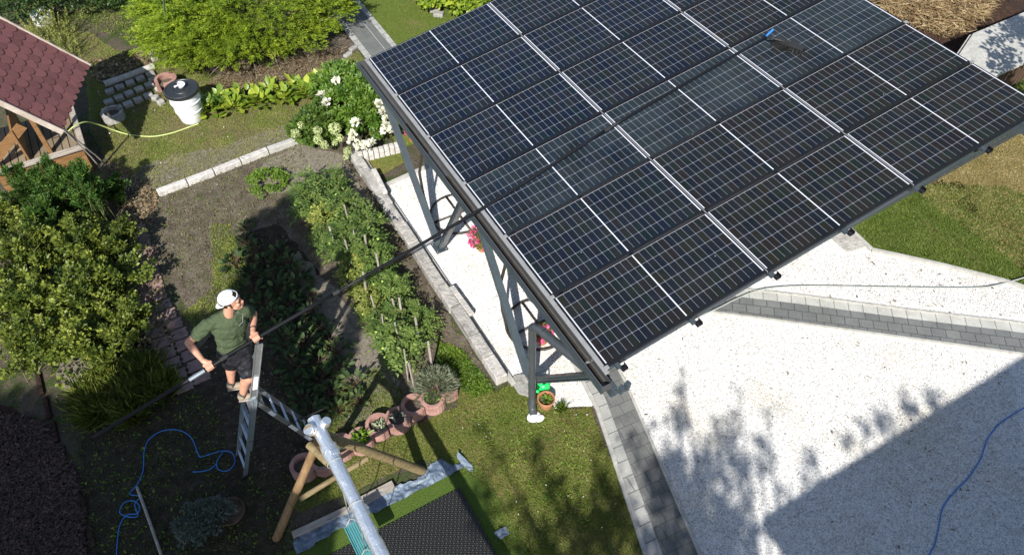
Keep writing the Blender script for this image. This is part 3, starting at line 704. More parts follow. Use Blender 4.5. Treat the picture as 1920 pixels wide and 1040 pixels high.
# edge rail and gutter at the low side
mb = MB(); mb.box((0, 0, 0), (.045, 6.42, .012), M=MR); mb.box((-.02, 0, -.02), (.006, 6.42, .04), M=MR)
o = mb.build('edge_rail', M['rail'], car, bevel=.002); o.location = RP(-.026, 3.19, -.022)
def channel(y0, y1):
    mb = MB(); prof = [(-.045, 2.315), (-.045, 2.225), (-.060, 2.208), (-.125, 2.208), (-.148, 2.228), (-.150, 2.315), (-.165, 2.318), (-.165, 2.306), (-.156, 2.303), (-.154, 2.222), (-.128, 2.200), (-.055, 2.200), (-.039, 2.222), (-.039, 2.315)]
    n = len(prof); mb.add([(x, y0, z) for x, z in prof] + [(x, y1, z) for x, z in prof], [(i, (i + 1) % n, n + (i + 1) % n, n + i) for i in range(n)])
    mb.box((-.10, y0 - .003, 2.262), (.13, .006, .11)); mb.box((-.10, y1 + .003, 2.262), (.13, .006, .11)); return mb
channel(-6.50, .02).build('gutter', M['gutter'], car)
mb = MB(); mb.box((-.094, -4.6, 2.2125), (.066, 3.6, .007)); mb.box((-.094, -1.9, 2.212), (.05, .7, .006)); mb.build('gutter_sediment', M['gutter_in'], car)
mb = MB(); mb.bar((.0, .04, 2.12), (.0, -6.52, 2.12), .07, .15); mb.build('eave_beam', M['steel'], car, bevel=.004)
mb = MB(); mb.bar((-.172, .05, 2.262), (-.172, -6.52, 2.262), .008, .085); mb.bar((-.16, .05, 2.222), (-.16, -6.52, 2.222), .03, .006); mb.build('fascia_angle', M['steel'], car)
mb = MB(); mb.bar((5.95, 0, 3.05), (5.95, -6.4, 3.05), .08, .12); mb.build('ridge_beam', M['steel'], car)
def strut(a, b, w=.075):
    a = Vector(a); b = Vector(b); mb = MB(); d = (b - a).normalized(); s = Vector((1, 0, 0))
    mb.bar(a, b, w * .45, w, up=(1, 0, 0)); n_ = d.cross(s).normalized()
    for k in (-1, 1): mb.bar(a + n_ * k * w * .42 + s * .0, b + n_ * k * w * .42, w * .2, w * 1.25, up=(1, 0, 0))
    return mb.build('strut', M['steel'], car)
for X, zt in ((.05, 2.10), (5.95, 3.0)):
    for yb, yt in ((-1.90, -.12), (-1.98, -3.10), (-4.72, -3.28), (-4.80, -6.28)): strut((X, yb, .02), (X, yt, zt))
    for yb in (-1.94, -4.76):
        mb = MB(); mb.box((X, yb, .012), (.2, .24, .014)); mb.box((X, yb, .04), (.05, .1, .06)); mb.build('base_plate', M['steel'], car)
        for sx in (-.075, .075):
            for sy in (-.09, .09): MB().tube([(X + sx, yb + sy, .018), (X + sx, yb + sy, .036)], .011, 6).build('bolt', M['alu_dull'], car)
for (x, y_) in ((.03, -1.95), (5.93, -4.8)):
    pass
mb = MB(); mb.prism([at(1562, 450)[:2], at(1588, 474)[:2], at(1626, 463)[:2], at(1600, 432)[:2], (5.9, -4.3), (5.6, -4.6)], -.02, .03); tag(mb.build('concrete_footing', M['wallstone'], bevel=.01), 'grey concrete footing slab beside the far corner of the right lawn', 'footing')
mb = MB(); mb.prism([(-.20, -4.70), (-.20, -4.90), (-.10, -5.02), (.06, -4.98), (.16, -4.80), (.05, -4.66), (-.12, -4.62)], -.02, .03); tag(mb.build('concrete_footing', M['granite'], bevel=.01), 'rough concrete footing under the strut at the near end of the garden wall', 'footing')
# downpipe
dp = MB(); dp.tube([(-.165, -5.20, .06), (-.185, -5.20, 1.0), (-.195, -5.20, 1.80), (-.195, -5.215, 1.855), (-.185, -5.26, 1.885), (-.16, -5.45, 1.95)], .048, 18); dp.tube([(-.163, -5.42, 1.94), (-.11, -5.95, 2.09), (-.098, -6.12, 2.14), (-.095, -6.16, 2.20)], .056, 18)
for z in (.14, 1.78): dp.tube([(-.17 - z * .012, -5.20, z), (-.17 - z * .012, -5.20, z + .05)], .053, 18)
dp.tube([(-.175, -5.30, 1.905), (-.165, -5.38, 1.93)], .053, 18)
auto_smooth(dp.build('downpipe', M['pipe'], car))
mb = MB(); mb.tube([(-.165, -5.2, .08), (-.175, -5.24, .045), (-.20, -5.30, .03)], .051, 18); auto_smooth(mb.build('pipe_shoe', M['pipe'], car))
mb = MB(); mb.ellipsoid((-.20, -5.31, .01), (.10, .08, .035)); mb.ellipsoid((-.15, -5.37, .02), (.07, .05, .035)); tag(mb.build('splash_stone', M['white'], bevel=.01), 'white lump of mortar under the foot of the grey downpipe', 'stone')
# end of gutter ironwork
mb = MB()
for k in range(2): mb.box((.05 + k * .07, -6.56, 2.20 + k * .02), (.055, .05, .09), rz=.3)
mb.bar((-.02, -6.53, 2.14), (.14, -6.57, 2.16), .03, .03); mb.build('end_bracket', M['steel'], car)

# ================================================================== EGG CHAIRS, FLOWER POTS, CAN
def egg_chair(loc, label):
    t = empty('hanging_chair', loc, 0, label, 'garden chair', 'hanging chairs under the carport')
    mb = MB(); mb.tube([(.46 * math.cos(a), .46 * math.sin(a), .025) for a in np.linspace(0, 2 * math.pi, 40, endpoint=False)], .020, 8, closed=True)
    mb.tube([(-.46, 0, .025), (.46, 0, .025)], .018, 8); mb.tube([(0, -.46, .025), (0, .46, .025)], .018, 8); mb.build('base_ring', M['hoseblack'], t, smooth=True)
    mb = MB(); mb.tube([(-.44, .10, .02), (-.50, .14, .5), (-.52, .16, 1.0), (-.42, .14, 1.5), (-.2, .08, 1.78), (.08, 0, 1.80), (.14, 0, 1.72)], .022, 8); mb.build('stand', M['hoseblack'], t, smooth=True)
    mb = MB(); mb.tube([(.14, 0, 1.72), (.14, 0, 1.5)], .008, 6); mb.build('chain', M['alu_dull'], t)
    mb = MB(); prof = [(.02, 1.5)] + [(.36 * math.sin(p) ** .8 if 0 < p < math.pi else .01, .98 + .50 * math.cos(p)) for p in np.linspace(.15, 3.0, 16)]
    vs = []; fs = []; n = 22; m_ = len(prof)
    for k in range(n):
        a = R(70) + (k / (n - 1)) * R(250)
        for r, z in prof: vs.append((.14 + r * math.cos(a), r * math.sin(a), z))
    for k in range(n - 1):
        for i in range(m_ - 1): fs.append((k * m_ + i, (k + 1) * m_ + i, (k + 1) * m_ + i + 1, k * m_ + i + 1))
    mb.add(vs, fs); o = mb.build('woven_pod', M['basket'], t, smooth=True); s_ = o.modifiers.new('t', 'SOLIDIFY'); s_.thickness = .02
    mb = MB(); mb.ellipsoid((.14, 0, .66), (.26, .26, .07)); mb.build('cushion', M['black'], t, smooth=True)
egg_chair((.64, -1.42, 0), 'grey woven egg chair on a black ring base, nearer the white flowers')
egg_chair((.62, -4.02, 0), 'grey woven egg chair on a black ring base, behind the grey downpipe')

def flower_pot(loc, r, h, label, nfl, colour='pinkfl', spread=.17):
    t = empty('flower_pot', loc, 0, label, 'flower pot', 'pink petunias under the carport')
    mb = MB(); mb.lathe([(r * .72, 0), (r * .8, h * .5), (r, h), (r * 1.06, h), (r * 1.06, h - .02), (r * .95, h - .02), (r * .9, h - .03), (0.001, h - .03)], n=20); mb.build('pot', M['terracotta'], t, smooth=False)
    p, o, tt = crown((spread, spread, spread * .8), 40, 26, .05, .4, -.5); p[:, 2] += h + .05
    leaves('foliage', p, o, rdir(len(p)), .035, .016, M['petuniafol'], t)
    p, o, tt = crown((spread * 1.1, spread * 1.1, spread * .95), nfl, 9, .022, .85, -.6); p[:, 2] += h + .05
    leaves('blossom', p, o, rdir(len(p)), .034, .032, M['pinkfl'], t, 'oval')
    return t
flower_pot(at(905, 466, 0.0), .12, .22, 'bushy pink petunias in a pot between the two steel V-struts', 60, spread=.20)
flower_pot(at(1016, 640, .0), .10, .16, 'pink petunias in a pot behind the grey downpipe', 26, spread=.12)
flower_pot(at(774, 262, .0), .10, .18, 'small pot of mauve pink petunias near the top corner of the carport', 22, spread=.12)

# watering can
wc = empty('watering_can', at(1018, 731, 0), .3, 'bright green plastic watering can behind the terracotta pot by the downpipe', 'watering can')
mb = MB(); mb.lathe([(.001, 0), (.085, 0), (.092, .02), (.085, .16), (.06, .19), (.035, .195), (.035, .185), (.055, .178), (.076, .15), (.08, .01), (.001, .008)], n=20); auto_smooth(mb.build('body', M['green_plastic'], wc))
mb = MB(); mb.tube([(-.07, -.02, .05), (-.13, -.03, .13), (-.19, -.05, .24)], [.022, .015, .012], 10); mb.lathe([(.012, 0), (.035, .03), (.001, .034)], c=(-.19, -.05, .235), n=12); mb.build('spout', M['green_plastic'], wc, smooth=True)
mb = MB(); mb.tube([(.08, .02, .06), (.14, .03, .12), (.12, .03, .22), (.04, .01, .25), (-.04, 0, .20)], .011, 8); mb.build('handle', M['green_plastic'], wc, smooth=True)
tp = empty('plant_pot', at(1023, 760, 0), 0, 'round terracotta pot with a small green seedling by the downpipe foot', 'plant pot')
mb = MB(); mb.lathe([(.001, 0), (.075, 0), (.108, .15), (.118, .15), (.118, .18), (.103, .18), (.095, .12), (.001, .12)], n=24); auto_smooth(mb.build('pot', M['terracotta'], tp))
mb = MB(); mb.lathe([(.001, .13), (.098, .128)], n=16); mb.build('compost', M['soil'], tp)
q = rdir(46, .1, .9); leaves('seedling', q * .02 + np.array([0, 0, .14]), q, rdir(46), .07, .03, M['weed'], tp, 'oval')

# ================================================================== BARREL, PLANTER, CRATE
br = empty('rain_barrel', at(361, 222, 0), 0, 'white ribbed plastic barrel with black lid beside the hostas', 'barrel')
mb = MB(); mb.lathe([(.001, 0), (.165, 0), (.175, .02), (.20, .20), (.208, .205), (.212, .225), (.205, .24), (.222, .38), (.230, .385), (.235, .405), (.226, .42), (.24, .56), (.24, .60), (.001, .60)], n=40); auto_smooth(mb.build('body', M['white'], br), 30)
mb = MB(); mb.lathe([(.255, .555), (.262, .56), (.262, .612), (.25, .622), (.23, .622), (.222, .612), (.14, .608), (.135, .616), (.12, .616), (.115, .608), (.001, .608)], n=44); auto_smooth(mb.build('lid', M['lid'], br), 30)
br.scale = (1.17, 1.17, 1.08)
cp_ = tag(MB().lathe([(.001, 0), (.028, 0), (.045, .045), (.052, .075), (.048, .075), (.04, .045), (.025, .01), (.001, .008)], n=20).tube([(-.045, 0, .055), (-.085, .0, .055), (-.11, 0, .05)], .012, 8).build('cup', M['white'], None, smooth=True), 'small white plastic scoop lying on the black barrel lid', 'scoop'); cp_.scale = (1.3, 1.3, 1.3); cp_.location = (*Vector(br.location)[:2], .675); cp_.rotation_euler = (.25, .25, .5)
def ring_planter(loc, rz, r, h, label, group, soil=True, m='ring'):
    t = empty('ring_planter', loc, rz, label, 'planter', group)
    mb = MB(); n = 40; vs = []; fs = []; ri = r * .70
    A0, A1 = R(-150), R(150)
    prof_n = n
    for k in range(n + 1):
        a = A0 + (A1 - A0) * k / n; ro = r * (1 + .018 * (k % 2))
        c, s_ = math.cos(a), math.sin(a)
        vs += [(ro * c, ro * s_, 0), (ro * .985 * c, ro * .985 * s_, h), (ri * c, ri * s_, h), (ri * .96 * c, ri * .96 * s_, 0)]
    for k in range(n):
        b = 4 * k
        for i in range(4): fs.append((b + i, b + (i + 1) % 4, b + 4 + (i + 1) % 4, b + 4 + i))
    fs += [(0, 1, 2, 3), (4 * n + 3, 4 * n + 2, 4 * n + 1, 4 * n)]
    # concave mouth that takes the neighbour
    vs2 = []
    for k in range(11):
        a = R(50) - R(100) * k / 10; cx = -r * 1.62
        for rr, z in ((r * 1.02, 0), (r * 1.02, h), (r * .78, h), (r * .78, 0)):
            vs2.append((cx + (rr if rr > r else rr) * math.cos(a) * 1.0, rr * math.sin(a), z))
    mb.add(vs, fs)
    o = mb.build('ring', M[m], t, bevel=.004)
    mb = MB(); mb.lathe([(.001, h * .62), (ri * .97, h * .60)], n=20, wob=0); mb.build('soil', M['soil'], t)
    return t
pp = ring_planter(at(318, 168, 0), R(35), .21, .26, 'empty reddish concrete U-shaped planter behind the white barrel', 'U-shaped concrete planters')
pp2 = ring_planter(at(215, 222, 0), R(200), .20, .16, 'U-shaped concrete planter beside the small wooden hut, coloured dark as if shaded', 'U-shaped concrete planters', m='granite')  # darker material stands in for the hut's shadow
cr = empty('white_crate', at(84, 44, 0), .4, 'white plastic box half hidden behind the yellow spiky plants', 'box')
MB().box((0, 0, .13), (.34, .26, .26)).build('body', M['white'], cr, bevel=.02); MB().box((0, 0, .27), (.37, .29, .03)).build('lid', M['white'], cr, bevel=.01)

# ================================================================== SMALL WOODEN HOUSE
hs = empty('garden_hut', (-4.9, 3.2, 0), 0, 'small wooden garden hut with steep red scalloped shingle roof above an open plank platform', 'hut')
HO = Vector((-4.9, 3.2, 0))
E1 = Vector((-3.79, 3.60, 1.38)); E2 = Vector((-4.45, 1.98, 1.38)); RZ = Vector((-.954, .39, 1.0)) * .97
ed = (E1 - E2); EL = ed.length; ed.normalize(); sl = -RZ.normalized(); SL = RZ.length; rn = ed.cross(sl).normalized()
if rn.z < 0: rn = -rn
vs = []; fs = []; tn = []
tw = EL / 10.5; rowh = SL / 9.0
for r in range(10):
    for c in range(-1, 12):
        t0 = (c + .5 * (r % 2)) * tw; s1 = min(r * rowh + rowh * .98, SL + .04); s0 = max(0, s1 - rowh * 1.75)
        pts = [(s0, t0), (s1 - tw * .46, t0)]
        for k in range(7):
            a = math.pi * k / 6; pts.append((s1 - tw * .46 + tw * .46 * math.sin(a), t0 + tw / 2 - tw * .485 * math.cos(a)))
        pts += [(s1 - tw * .46, t0 + tw), (s0, t0 + tw)]
        n0 = len(vs); pl = []
        for s_, t_ in pts:
            t_ = min(max(t_, 0.0), EL); p = E2 + RZ + ed * t_ + sl * s_ + rn * (.012 + .016 * (s_ - s0) / (s1 - s0 + .01) + (.004 if c % 2 else 0)) ; pl.append(p)
        if (max(p.dot(ed) for p in pl) - min(p.dot(ed) for p in pl)) < .02: continue
        vs += [p - HO for p in pl] + [p - HO - rn * .010 for p in pl]; m_ = len(pl)
        fs.append(tuple(n0 + i for i in range(m_))); fs += [(n0 + i, n0 + (i + 1) % m_, n0 + m_ + (i + 1) % m_, n0 + m_ + i) for i in range(m_)]; tn += [random.random()] * (2 * m_)
me = bpy.data.meshes.new('shingles'); me.from_pydata([tuple(v) for v in vs], [], fs); a = me.attributes.new('tint', 'FLOAT', 'POINT'); a.data.foreach_set('value', tn)
link('shingles', me, M['shingle'], hs)
RZb = Vector((-RZ.x, -RZ.y, RZ.z))                          # the far slope mirrors it
E1b = E1 + 2 * Vector((RZ.x, RZ.y, 0)); E2b = E2 + 2 * Vector((RZ.x, RZ.y, 0))
for (p, q, z) in ((E1, E2, 1), (E1b, E2b, -1)):
    mb = MB(); Rr = RZ if z == 1 else RZb
    a, b, c_, d = p, q, q + Rr, p + Rr
    mb.add([v - HO - rn * 0 for v in (a, b, c_, d)] + [v - HO - Vector((0, 0, .03)) for v in (a, b, c_, d)], [(0, 1, 2, 3), (4, 7, 6, 5), (0, 4, 5, 1), (1, 5, 6, 2), (2, 6, 7, 3), (3, 7, 4, 0)])
    mb.build('roof_deck', M['brown_wood'] if z == 1 else M['shingle'], hs)
for (p, q) in ((E2, E2 + RZ), (E1, E1 + RZ), (E2b, E2 + RZ), (E1b, E1 + RZ)):
    o_ = ed * (-.018 if p in (E2, E2b) else .018); mb = MB(); mb.bar(p - HO + o_ + Vector((0, 0, -.0)), q - HO + o_, .022, .10, up=(0, 0, 1), ext=.04); mb.build('barge_board', M['barge'], hs, bevel=.003)
X0, X1, Y0, Y1, ZP = -5.75, -4.36, 2.66, 3.95, .50
mb = MB(); mb.box(((X0 + X1) / 2 + 4.9, (Y0 + Y1) / 2 - 3.2, ZP - .02), (X1 - X0, Y1 - Y0, .04)); mb.build('platform', M['plank'], hs)
for k in range(4):
    mb = MB(); mb.box(((X0 + X1) / 2 + 4.9, Y0 - 3.2 + .02, .06 + k * .118), (X1 - X0 - .04, .03, .110)); mb.build('front_board', M['orange_wood'], hs, bevel=.004)
for k in range(9):
    mb = MB(); mb.box((X1 + 4.9 - .02, Y0 + .09 + k * .14 - 3.2, .235), (.03, .13, .46)); mb.build('side_board', M['brown_wood'], hs, bevel=.004)
mb = MB(); mb.bar((X0 + 4.9, Y0 - 3.2 - .0, ZP + .03), (X1 + 4.9 + .03, Y0 - 3.2 - .0, ZP + .03), .10, .05); mb.build('edge_board', M['grey_wood'], hs, bevel=.006)
mb = MB(); mb.bar((X1 + 4.9, Y0 - 3.2 + .06, ZP + .02), (X1 + 4.9, Y1 - 3.2, ZP + .02), .09, .04); mb.build('edge_board', M['grey_wood'], hs, bevel=.006)
for (x, y_) in ((X0 + .1, Y0 + .15), (X1 - .5, Y0 + .15), (X0 + .1, Y1 - .1), (X1 - .22, Y1 - .1)):
    mb = MB(); mb.box((x + 4.9, y_ - 3.2, 1.05), (.07, .07, 1.1)); mb.build('post', M['orange_wood'], hs, bevel=.005)
mb = MB(); mb.box((-5.2 + 4.9, 3.3 - 3.2, .82), (.03, 1.1, .62)); mb.build('inner_wall', M['orange_wood'], hs)
mb = MB(); mb.bar((X0 + 4.9, Y0 + .12 - 3.2, .62), (-5.02 + 4.9, Y0 + .12 - 3.2, 1.15), .02, .16); mb.build('brace_board', M['orange_wood'], hs)
for i, (a, b) in enumerate((((112, 236, 1.30), (188, 312, .02)), ((118, 240, 1.22), (196, 306, .02)))):
    A = Vector(at(*a)); B_ = Vector(at(*b)); pts = [A.lerp(B_, t) + Vector((random.uniform(-.008, .008), random.uniform(-.008, .008), 0)) for t in np.linspace(0, 1, 9)]
    tag(MB().tube(pts, .013, 8).build('garden_cane', M['barge'], smooth=True), ['longer dry cane leaning against the corner of the hut roof', 'shorter dry cane leaning beside its twin on the hut'][i], 'cane', 'canes leaning on the hut')

# ================================================================== SWING FRAME WITH FOIL-WRAPPED BEAM
sw = empty('garden_swing', (-2.8, -5.24, 0), 0, 'wooden A-frame swing with silver foil wrapped top beam', 'swing frame')
def rel(p, o=(-2.8, -5.24, 0)): return Vector(p) - Vector(o)
def wob_tube(mb, a, b, ra, rb, n=16, k=14, w=.004, jit=.03):
    a = Vector(a); b = Vector(b); pts = [a.lerp(b, t / k) + Vector([random.uniform(-w, w) for _ in range(3)]) for t in range(k + 1)]
    rr = [ra + (rb - ra) * t / k for t in range(k + 1)]
    return mb.tube(pts, rr, n, jit=jit)
b0 = Vector(at(588, 784, 1.85)); b1 = Vector(at(716, 1042, 1.85)); bd = (b1 - b0).normalized(); bend = b0 + bd * 3.5
mb = MB(); wob_tube(mb, rel(b0), rel(bend), .068, .068, 24, 90, .003, .06); o = mb.build('beam', M['foil'], sw); auto_smooth(o, 60)
ap = Vector(at(608, 838, 1.72))
fL = Vector(at(518, 1008, 0)); fR = Vector(at(792, 882, 0))
tL = fL.lerp(Vector((b0.x + .05, b0.y - .18, 1.80)), 1.0); tR = Vector((b0.x + .0, b0.y - .16, 1.78))
eR = fR + (tR - fR) * 1.10; eL = fL + (Vector((tR.x + .02, tR.y + .03, 1.76)) - fL) * 1.09
for nm, a, b, mt, r in (('leg', fL, eL, 'wood', .050), ('leg', fR, eR, 'wood_olive', .056)):
    mb = MB(); wob_tube(mb, rel(a), rel(b), r, r * .9, 16, 10, .003, .02); o = mb.build(nm, M[mt], sw); auto_smooth(o, 60)
    d = (b - a).normalized(); mb = MB(); wob_tube(mb, rel(b - d * .07), rel(b + d * .004), r * 1.04, r * .98, 14, 3, .003, .08); mb.build('foil_cap', M['foil'], sw)
c0 = Vector(at(579, 833, 1.74)); c1 = Vector(at(616, 868, 1.74))
mb = MB(); wob_tube(mb, rel(c0), rel(c1), .042, .042, 14, 4, .001, .02); auto_smooth(mb.build('cross_log', M['wood_olive'], sw), 60)
mb = MB(); mb.tube([rel(b0 + bd * s_ + Vector((0, 0, -.02))) + Vector((.0, 0, 0)) for s_ in (.36, .40, .44, .48, .52)], [.081, .086, .09, .086, .081], 12, jit=.12); mb.build('foil_patch', M['foil'], sw)
def onleg(a, b, z): t = (z - a.z) / (b.z - a.z); return a + (b - a) * t
g1 = onleg(fL, eL, .42) + Vector((-.05, -.05, 0)); g2 = onleg(fR, eR, .62) + Vector((.02, -.07, 0))
mb = MB(); wob_tube(mb, rel(Vector(at_y(562, 935, -5.30))), rel(Vector(at_y(690, 858, -5.30))), .032, .030, 12, 6, .002, .02); auto_smooth(mb.build('brace', M['wood_olive'], sw), 60)
for sx in (-1, 1):
    mb = MB(); wob_tube(mb, rel((b0.x + sx * 1.0, bend.y + .15, 0)), rel((b0.x - sx * .06, bend.y + .15, 1.86)), .05, .05, 12, 6, .002, .02); auto_smooth(mb.build('leg', M['wood'], sw), 60)
# seat
Zs = .55; s0 = Vector(at(662, 988, Zs)); s1 = Vector(at(686, 1034, Zs)); sc = (s0 + s1) / 2
st = empty('hanging_swing', (b0.x + .0, sc.y, Zs), R(2), 'teal plastic swing seat with moulded ribs hanging from the foil wrapped beam', 'swing seat')
st.location = (sc.x, sc.y, Zs)
mb = MB(); mb.box((0, 0, 0), (.185, .44, .02))
for k in range(6): mb.box((-.065 + k * .026, 0, .013), (.010, .38, .010))
mb.box((-.09, 0, .005), (.014, .44, .04)); mb.box((.09, 0, .005), (.014, .44, .04)); mb.build('seat', M['teal'], st, bevel=.005)
for sy in (-.2, .2):
    mb = MB(); top = Vector((b0.x + .02 - sc.x, sy * 1.3, 1.78 - Zs)); k0 = Vector((0, sy, .16))
    mb.tube([(-.085, sy, .0), (-.05, sy, .07), tuple(k0), (.05, sy, .07), (.085, sy, .0)], .006, 6); mb.tube([tuple(k0), tuple(k0.lerp(top, .5)), tuple(top)], .006, 6); mb.build('rope', M['yellow_hose'] if False else M['cable'], st, smooth=True)
    mb = MB(); mb.tube([(top.x + .080 * math.cos(a), top.y, top.z + .07 + .080 * math.sin(a)) for a in np.linspace(0, 2 * math.pi, 18, endpoint=False)], .004, 6, closed=True); mb.build('loop', M['cable'], st)

# ================================================================== MAT, TURF, TARPAULIN, BOARD
turf = [(-3.95, -5.47), (-3.2, -5.42), (-2.2, -5.40), (-1.62, -5.30), (-1.30, -5.34), (-1.14, -5.62), (-1.16, -6.35), (-1.12, -9.2), (-4.0, -9.2)]
o = sheet('artificial_turf', turf, .002, M['turf'], .008, .08)
for i, (x0, x1) in enumerate(((-2.585, -1.50), (-3.68, -2.595))):
    t = MB(); t.box(((x0 + x1) / 2, -6.70, .012), (x1 - x0, 1.96, .022)); tag(t.build('rubber_mat', M['mat']), ['black honeycomb rubber mat on the turf, the right one with its corner in the sun', 'black honeycomb rubber mat on the turf, the left one under the swing seat'][i], 'rubber mat', 'rubber mats under the swing')
def crumple(name, poly, z, h, label, n=46, m_='tarp', seed=0):
    p = np.array(poly); lo = p.min(0); hi = p.max(0); r_ = random.Random(seed); nx = n; ny = max(6, int(n * (hi[1] - lo[1]) / (hi[0] - lo[0])))
    from mathutils import noise as mn
    bm = bmesh.new(); grid = {}
    for i in range(nx + 1):
        for j in range(ny + 1):
            x = lo[0] + (hi[0] - lo[0]) * i / nx; y = lo[1] + (hi[1] - lo[1]) * j / ny
            if inpoly(np.array([x]), np.array([y]), poly)[0]:
                hh = h * (abs(mn.noise(Vector((x * 5 + seed, y * 5, 0)))) * 1.4 + abs(mn.noise(Vector((x * 14, y * 14 + seed, 3)))) * .8)
                grid[i, j] = bm.verts.new((x, y, z + hh))
    for i in range(nx):
        for j in range(ny):
            q = [grid.get(k) for k in ((i, j), (i + 1, j), (i + 1, j + 1), (i, j + 1))]
            if all(q): bm.faces.new(q)
            elif sum(1 for k in q if k) == 3: bm.faces.new([k for k in q if k])
    me = bpy.data.meshes.new(name); bm.to_mesh(me); bm.free(); o = link(name, me, M[m_]); s_ = o.modifiers.new('t', 'SOLIDIFY'); s_.thickness = .003
    return tag(o, label, 'tarpaulin')
tp_ = gpoly([(548, 1012), (600, 985), (650, 955), (700, 930), (738, 912), (775, 900), (796, 888), (806, 868), (826, 860), (848, 872), (872, 862), (868, 880), (850, 888), (820, 905), (780, 925), (735, 948), (690, 968), (640, 992), (595, 1020), (560, 1042), (552, 1036)])
crumple('tarpaulin', tp_, .004, .045, 'long crumpled blue grey tarpaulin strip between the weathered board and the turf', 110, seed=1)
crumple('tarpaulin', gpoly([(858, 850), (884, 870), (889, 884), (880, 884), (866, 872), (856, 860)]), .004, .04, 'small folded blue tarpaulin scrap at the top corner of the turf', 24, seed=2)
crumple('tarpaulin', gpoly([(925, 1000), (948, 986), (956, 1000), (938, 1014)]), .006, .04, 'small blue tarpaulin scrap at the right edge of the turf', 24, seed=3)
for (a, b, w, lab) in (((548, 1003), (650, 955), .09, 'weathered grey board beside the tarpaulin, the shaded left piece'), ((655, 951), (738, 908), .12, 'weathered grey board beside the tarpaulin, the sunlit right piece')):
    A = Vector(at(*a, .03)); B_ = Vector(at(*b, .03)); tag(MB().bar(A, B_, w, .035).build('board', M['grey_wood'], bevel=.004), lab, 'board', 'boards edging the turf')

# ================================================================== FLOWER RING ROW
RX = [-1.02, -1.27, -1.53, -1.79, -2.05, -2.32, -2.58, -2.84, -3.08]
for i, x in enumerate(RX):
    yy = -4.44 + (-.03 if i % 2 else .03) - .02 * i
    ring_planter((x, yy, 0), R(185 + (22 if i % 2 else -25) + random.uniform(-8, 8)), .165, .19 + random.uniform(-.012, .012), f"scalloped pink concrete ring planter, {ORD[i+1]} from the garden wall end of the row", 'pink concrete ring planters in a row')
def small_plant(name, loc, n, r, h, L, Wd, m, label, cat='plant', group=None, up=.2, tm='oval'):
    q = rdir(n, up, .95); p = q * np.array([r, r, h]) * rng.uniform(.2, 1, (n, 1)) ** .6
    o = leaves(name, p, q + rdir(n) * .5, rdir(n, .3, 1), rng.uniform(.6, 1.2, n) * L, rng.uniform(.7, 1.2, n) * Wd, M[m], None, tm); o.location = loc
    return tag(o, label, cat, group)
for i, (n, L, m_, lab) in {1: (40, .06, 'weed', 'bright green young plant in the second ring planter from the wall'), 3: (34, .05, 'sedum', 'small pale plants in the fourth ring planter from the wall'), 4: (60, .05, 'lavender', 'grey green tuft in the fifth ring planter from the wall'), 5: (70, .09, 'weed', 'leafy green plant in the sixth ring planter from the wall'), 6: (50, .05, 'weed', 'low green plant in the seventh ring planter from the wall'), 7: (40, .05, 'weed', 'low shaded plant in the eighth ring planter from the wall')}.items():
    small_plant('ring_plant', (RX[i], -4.46 - .02 * i, .11), n, .10, .12, L, L * .5, m_, lab)
lv = empty('lavender_bush', (RX[0] - .02, -4.40, .1), 0, 'pale grey green lavender spilling over the ring planter nearest the garden wall', 'bush')
n = 2600; q = rdir(n, .0, 1); p = q * np.array([.30, .26, .36]) * rng.uniform(.3, 1, (n, 1)); p[:, 0] -= .12; p[:, 1] += .05; leaves('foliage', p, q + rdir(n) * .35, rdir(n), .075, .007, M['lavender'], lv, 'diamond')

# ================================================================== LADDER
ld = empty('step_ladder', (-3.29, -4.12, 0), 0, 'aluminium combination ladder standing as an A with one section raised above the hinge', 'ladder')
lo = Vector((-3.29, -4.12, 0))
YA, YB = -4.27, -3.95
Fl = Vector((-3.765, 0, 0)); Ap = Vector((-3.285, 0, 1.42)); Fr = Vector((-2.82, 0, 0)); Te = Ap + (Ap - Fl).normalized() * .92
def rail(a, b, y, w=.026, h=.068, mt='alu', nm='rail', off=0):
    a = Vector((a.x + off, y, a.z)) - lo; b = Vector((b.x + off, y, b.z)) - lo; d = (b - a).normalized()
    mb = MB(); mb.bar(a, b, w * .35, h, up=d.cross(Vector((0, 1, 0))))
    n_ = d.cross(Vector((0, 1, 0))).normalized()
    for k in (-1, 1): mb.bar(a + n_ * k * h * .46, b + n_ * k * h * .46, w, h * .09, up=d.cross(Vector((0, 1, 0))))
    return mb.build(nm, M[mt], ld)
def rungs(a, b, n, y0=YA, y1=YB, mt='alu', first=.14, gap=.28, off=0):
    d = (b - a).normalized(); L = (b - a).length; s_ = first
    while s_ < L - .03:
        c = a + d * s_; mb = MB(); mb.box((c.x + off - lo.x, (y0 + y1) / 2 - lo.y, c.z), (.028, abs(y1 - y0), .028), rz=0); mb.build('rung', M[mt], ld, bevel=.004); s_ += gap
for y in (YA, YB): rail(Ap.lerp(Fl, .12), Te, y, h=.078); rail(Fl, Ap, y, w=.02, h=.046, mt='alu_dull'); rail(Fl.lerp(Ap, .38), Ap, y - (.026 if y == YA else -.026), w=.02, h=.05, mt='alu_dull', off=.012); rail(Fr, Ap, y, h=.05)
rungs(Fl, Te, 0); rungs(Fl.lerp(Ap, .4), Ap, 0, mt='alu_dull', first=.10, off=.03); rungs(Fr, Ap, 0, mt='alu')
for y in (YA, YB):
    mb = MB(); c = Ap - lo; mb.box((c.x, y - lo.y, c.z), (.09, .045, .10)); mb.build('hinge', M['alu_dull'], ld, bevel=.01)
    for F in (Fl, Fr): mb = MB(); mb.box((F.x - lo.x, y - lo.y, .02), (.07, .04, .045)); mb.build('foot', M['black'], ld, bevel=.006)
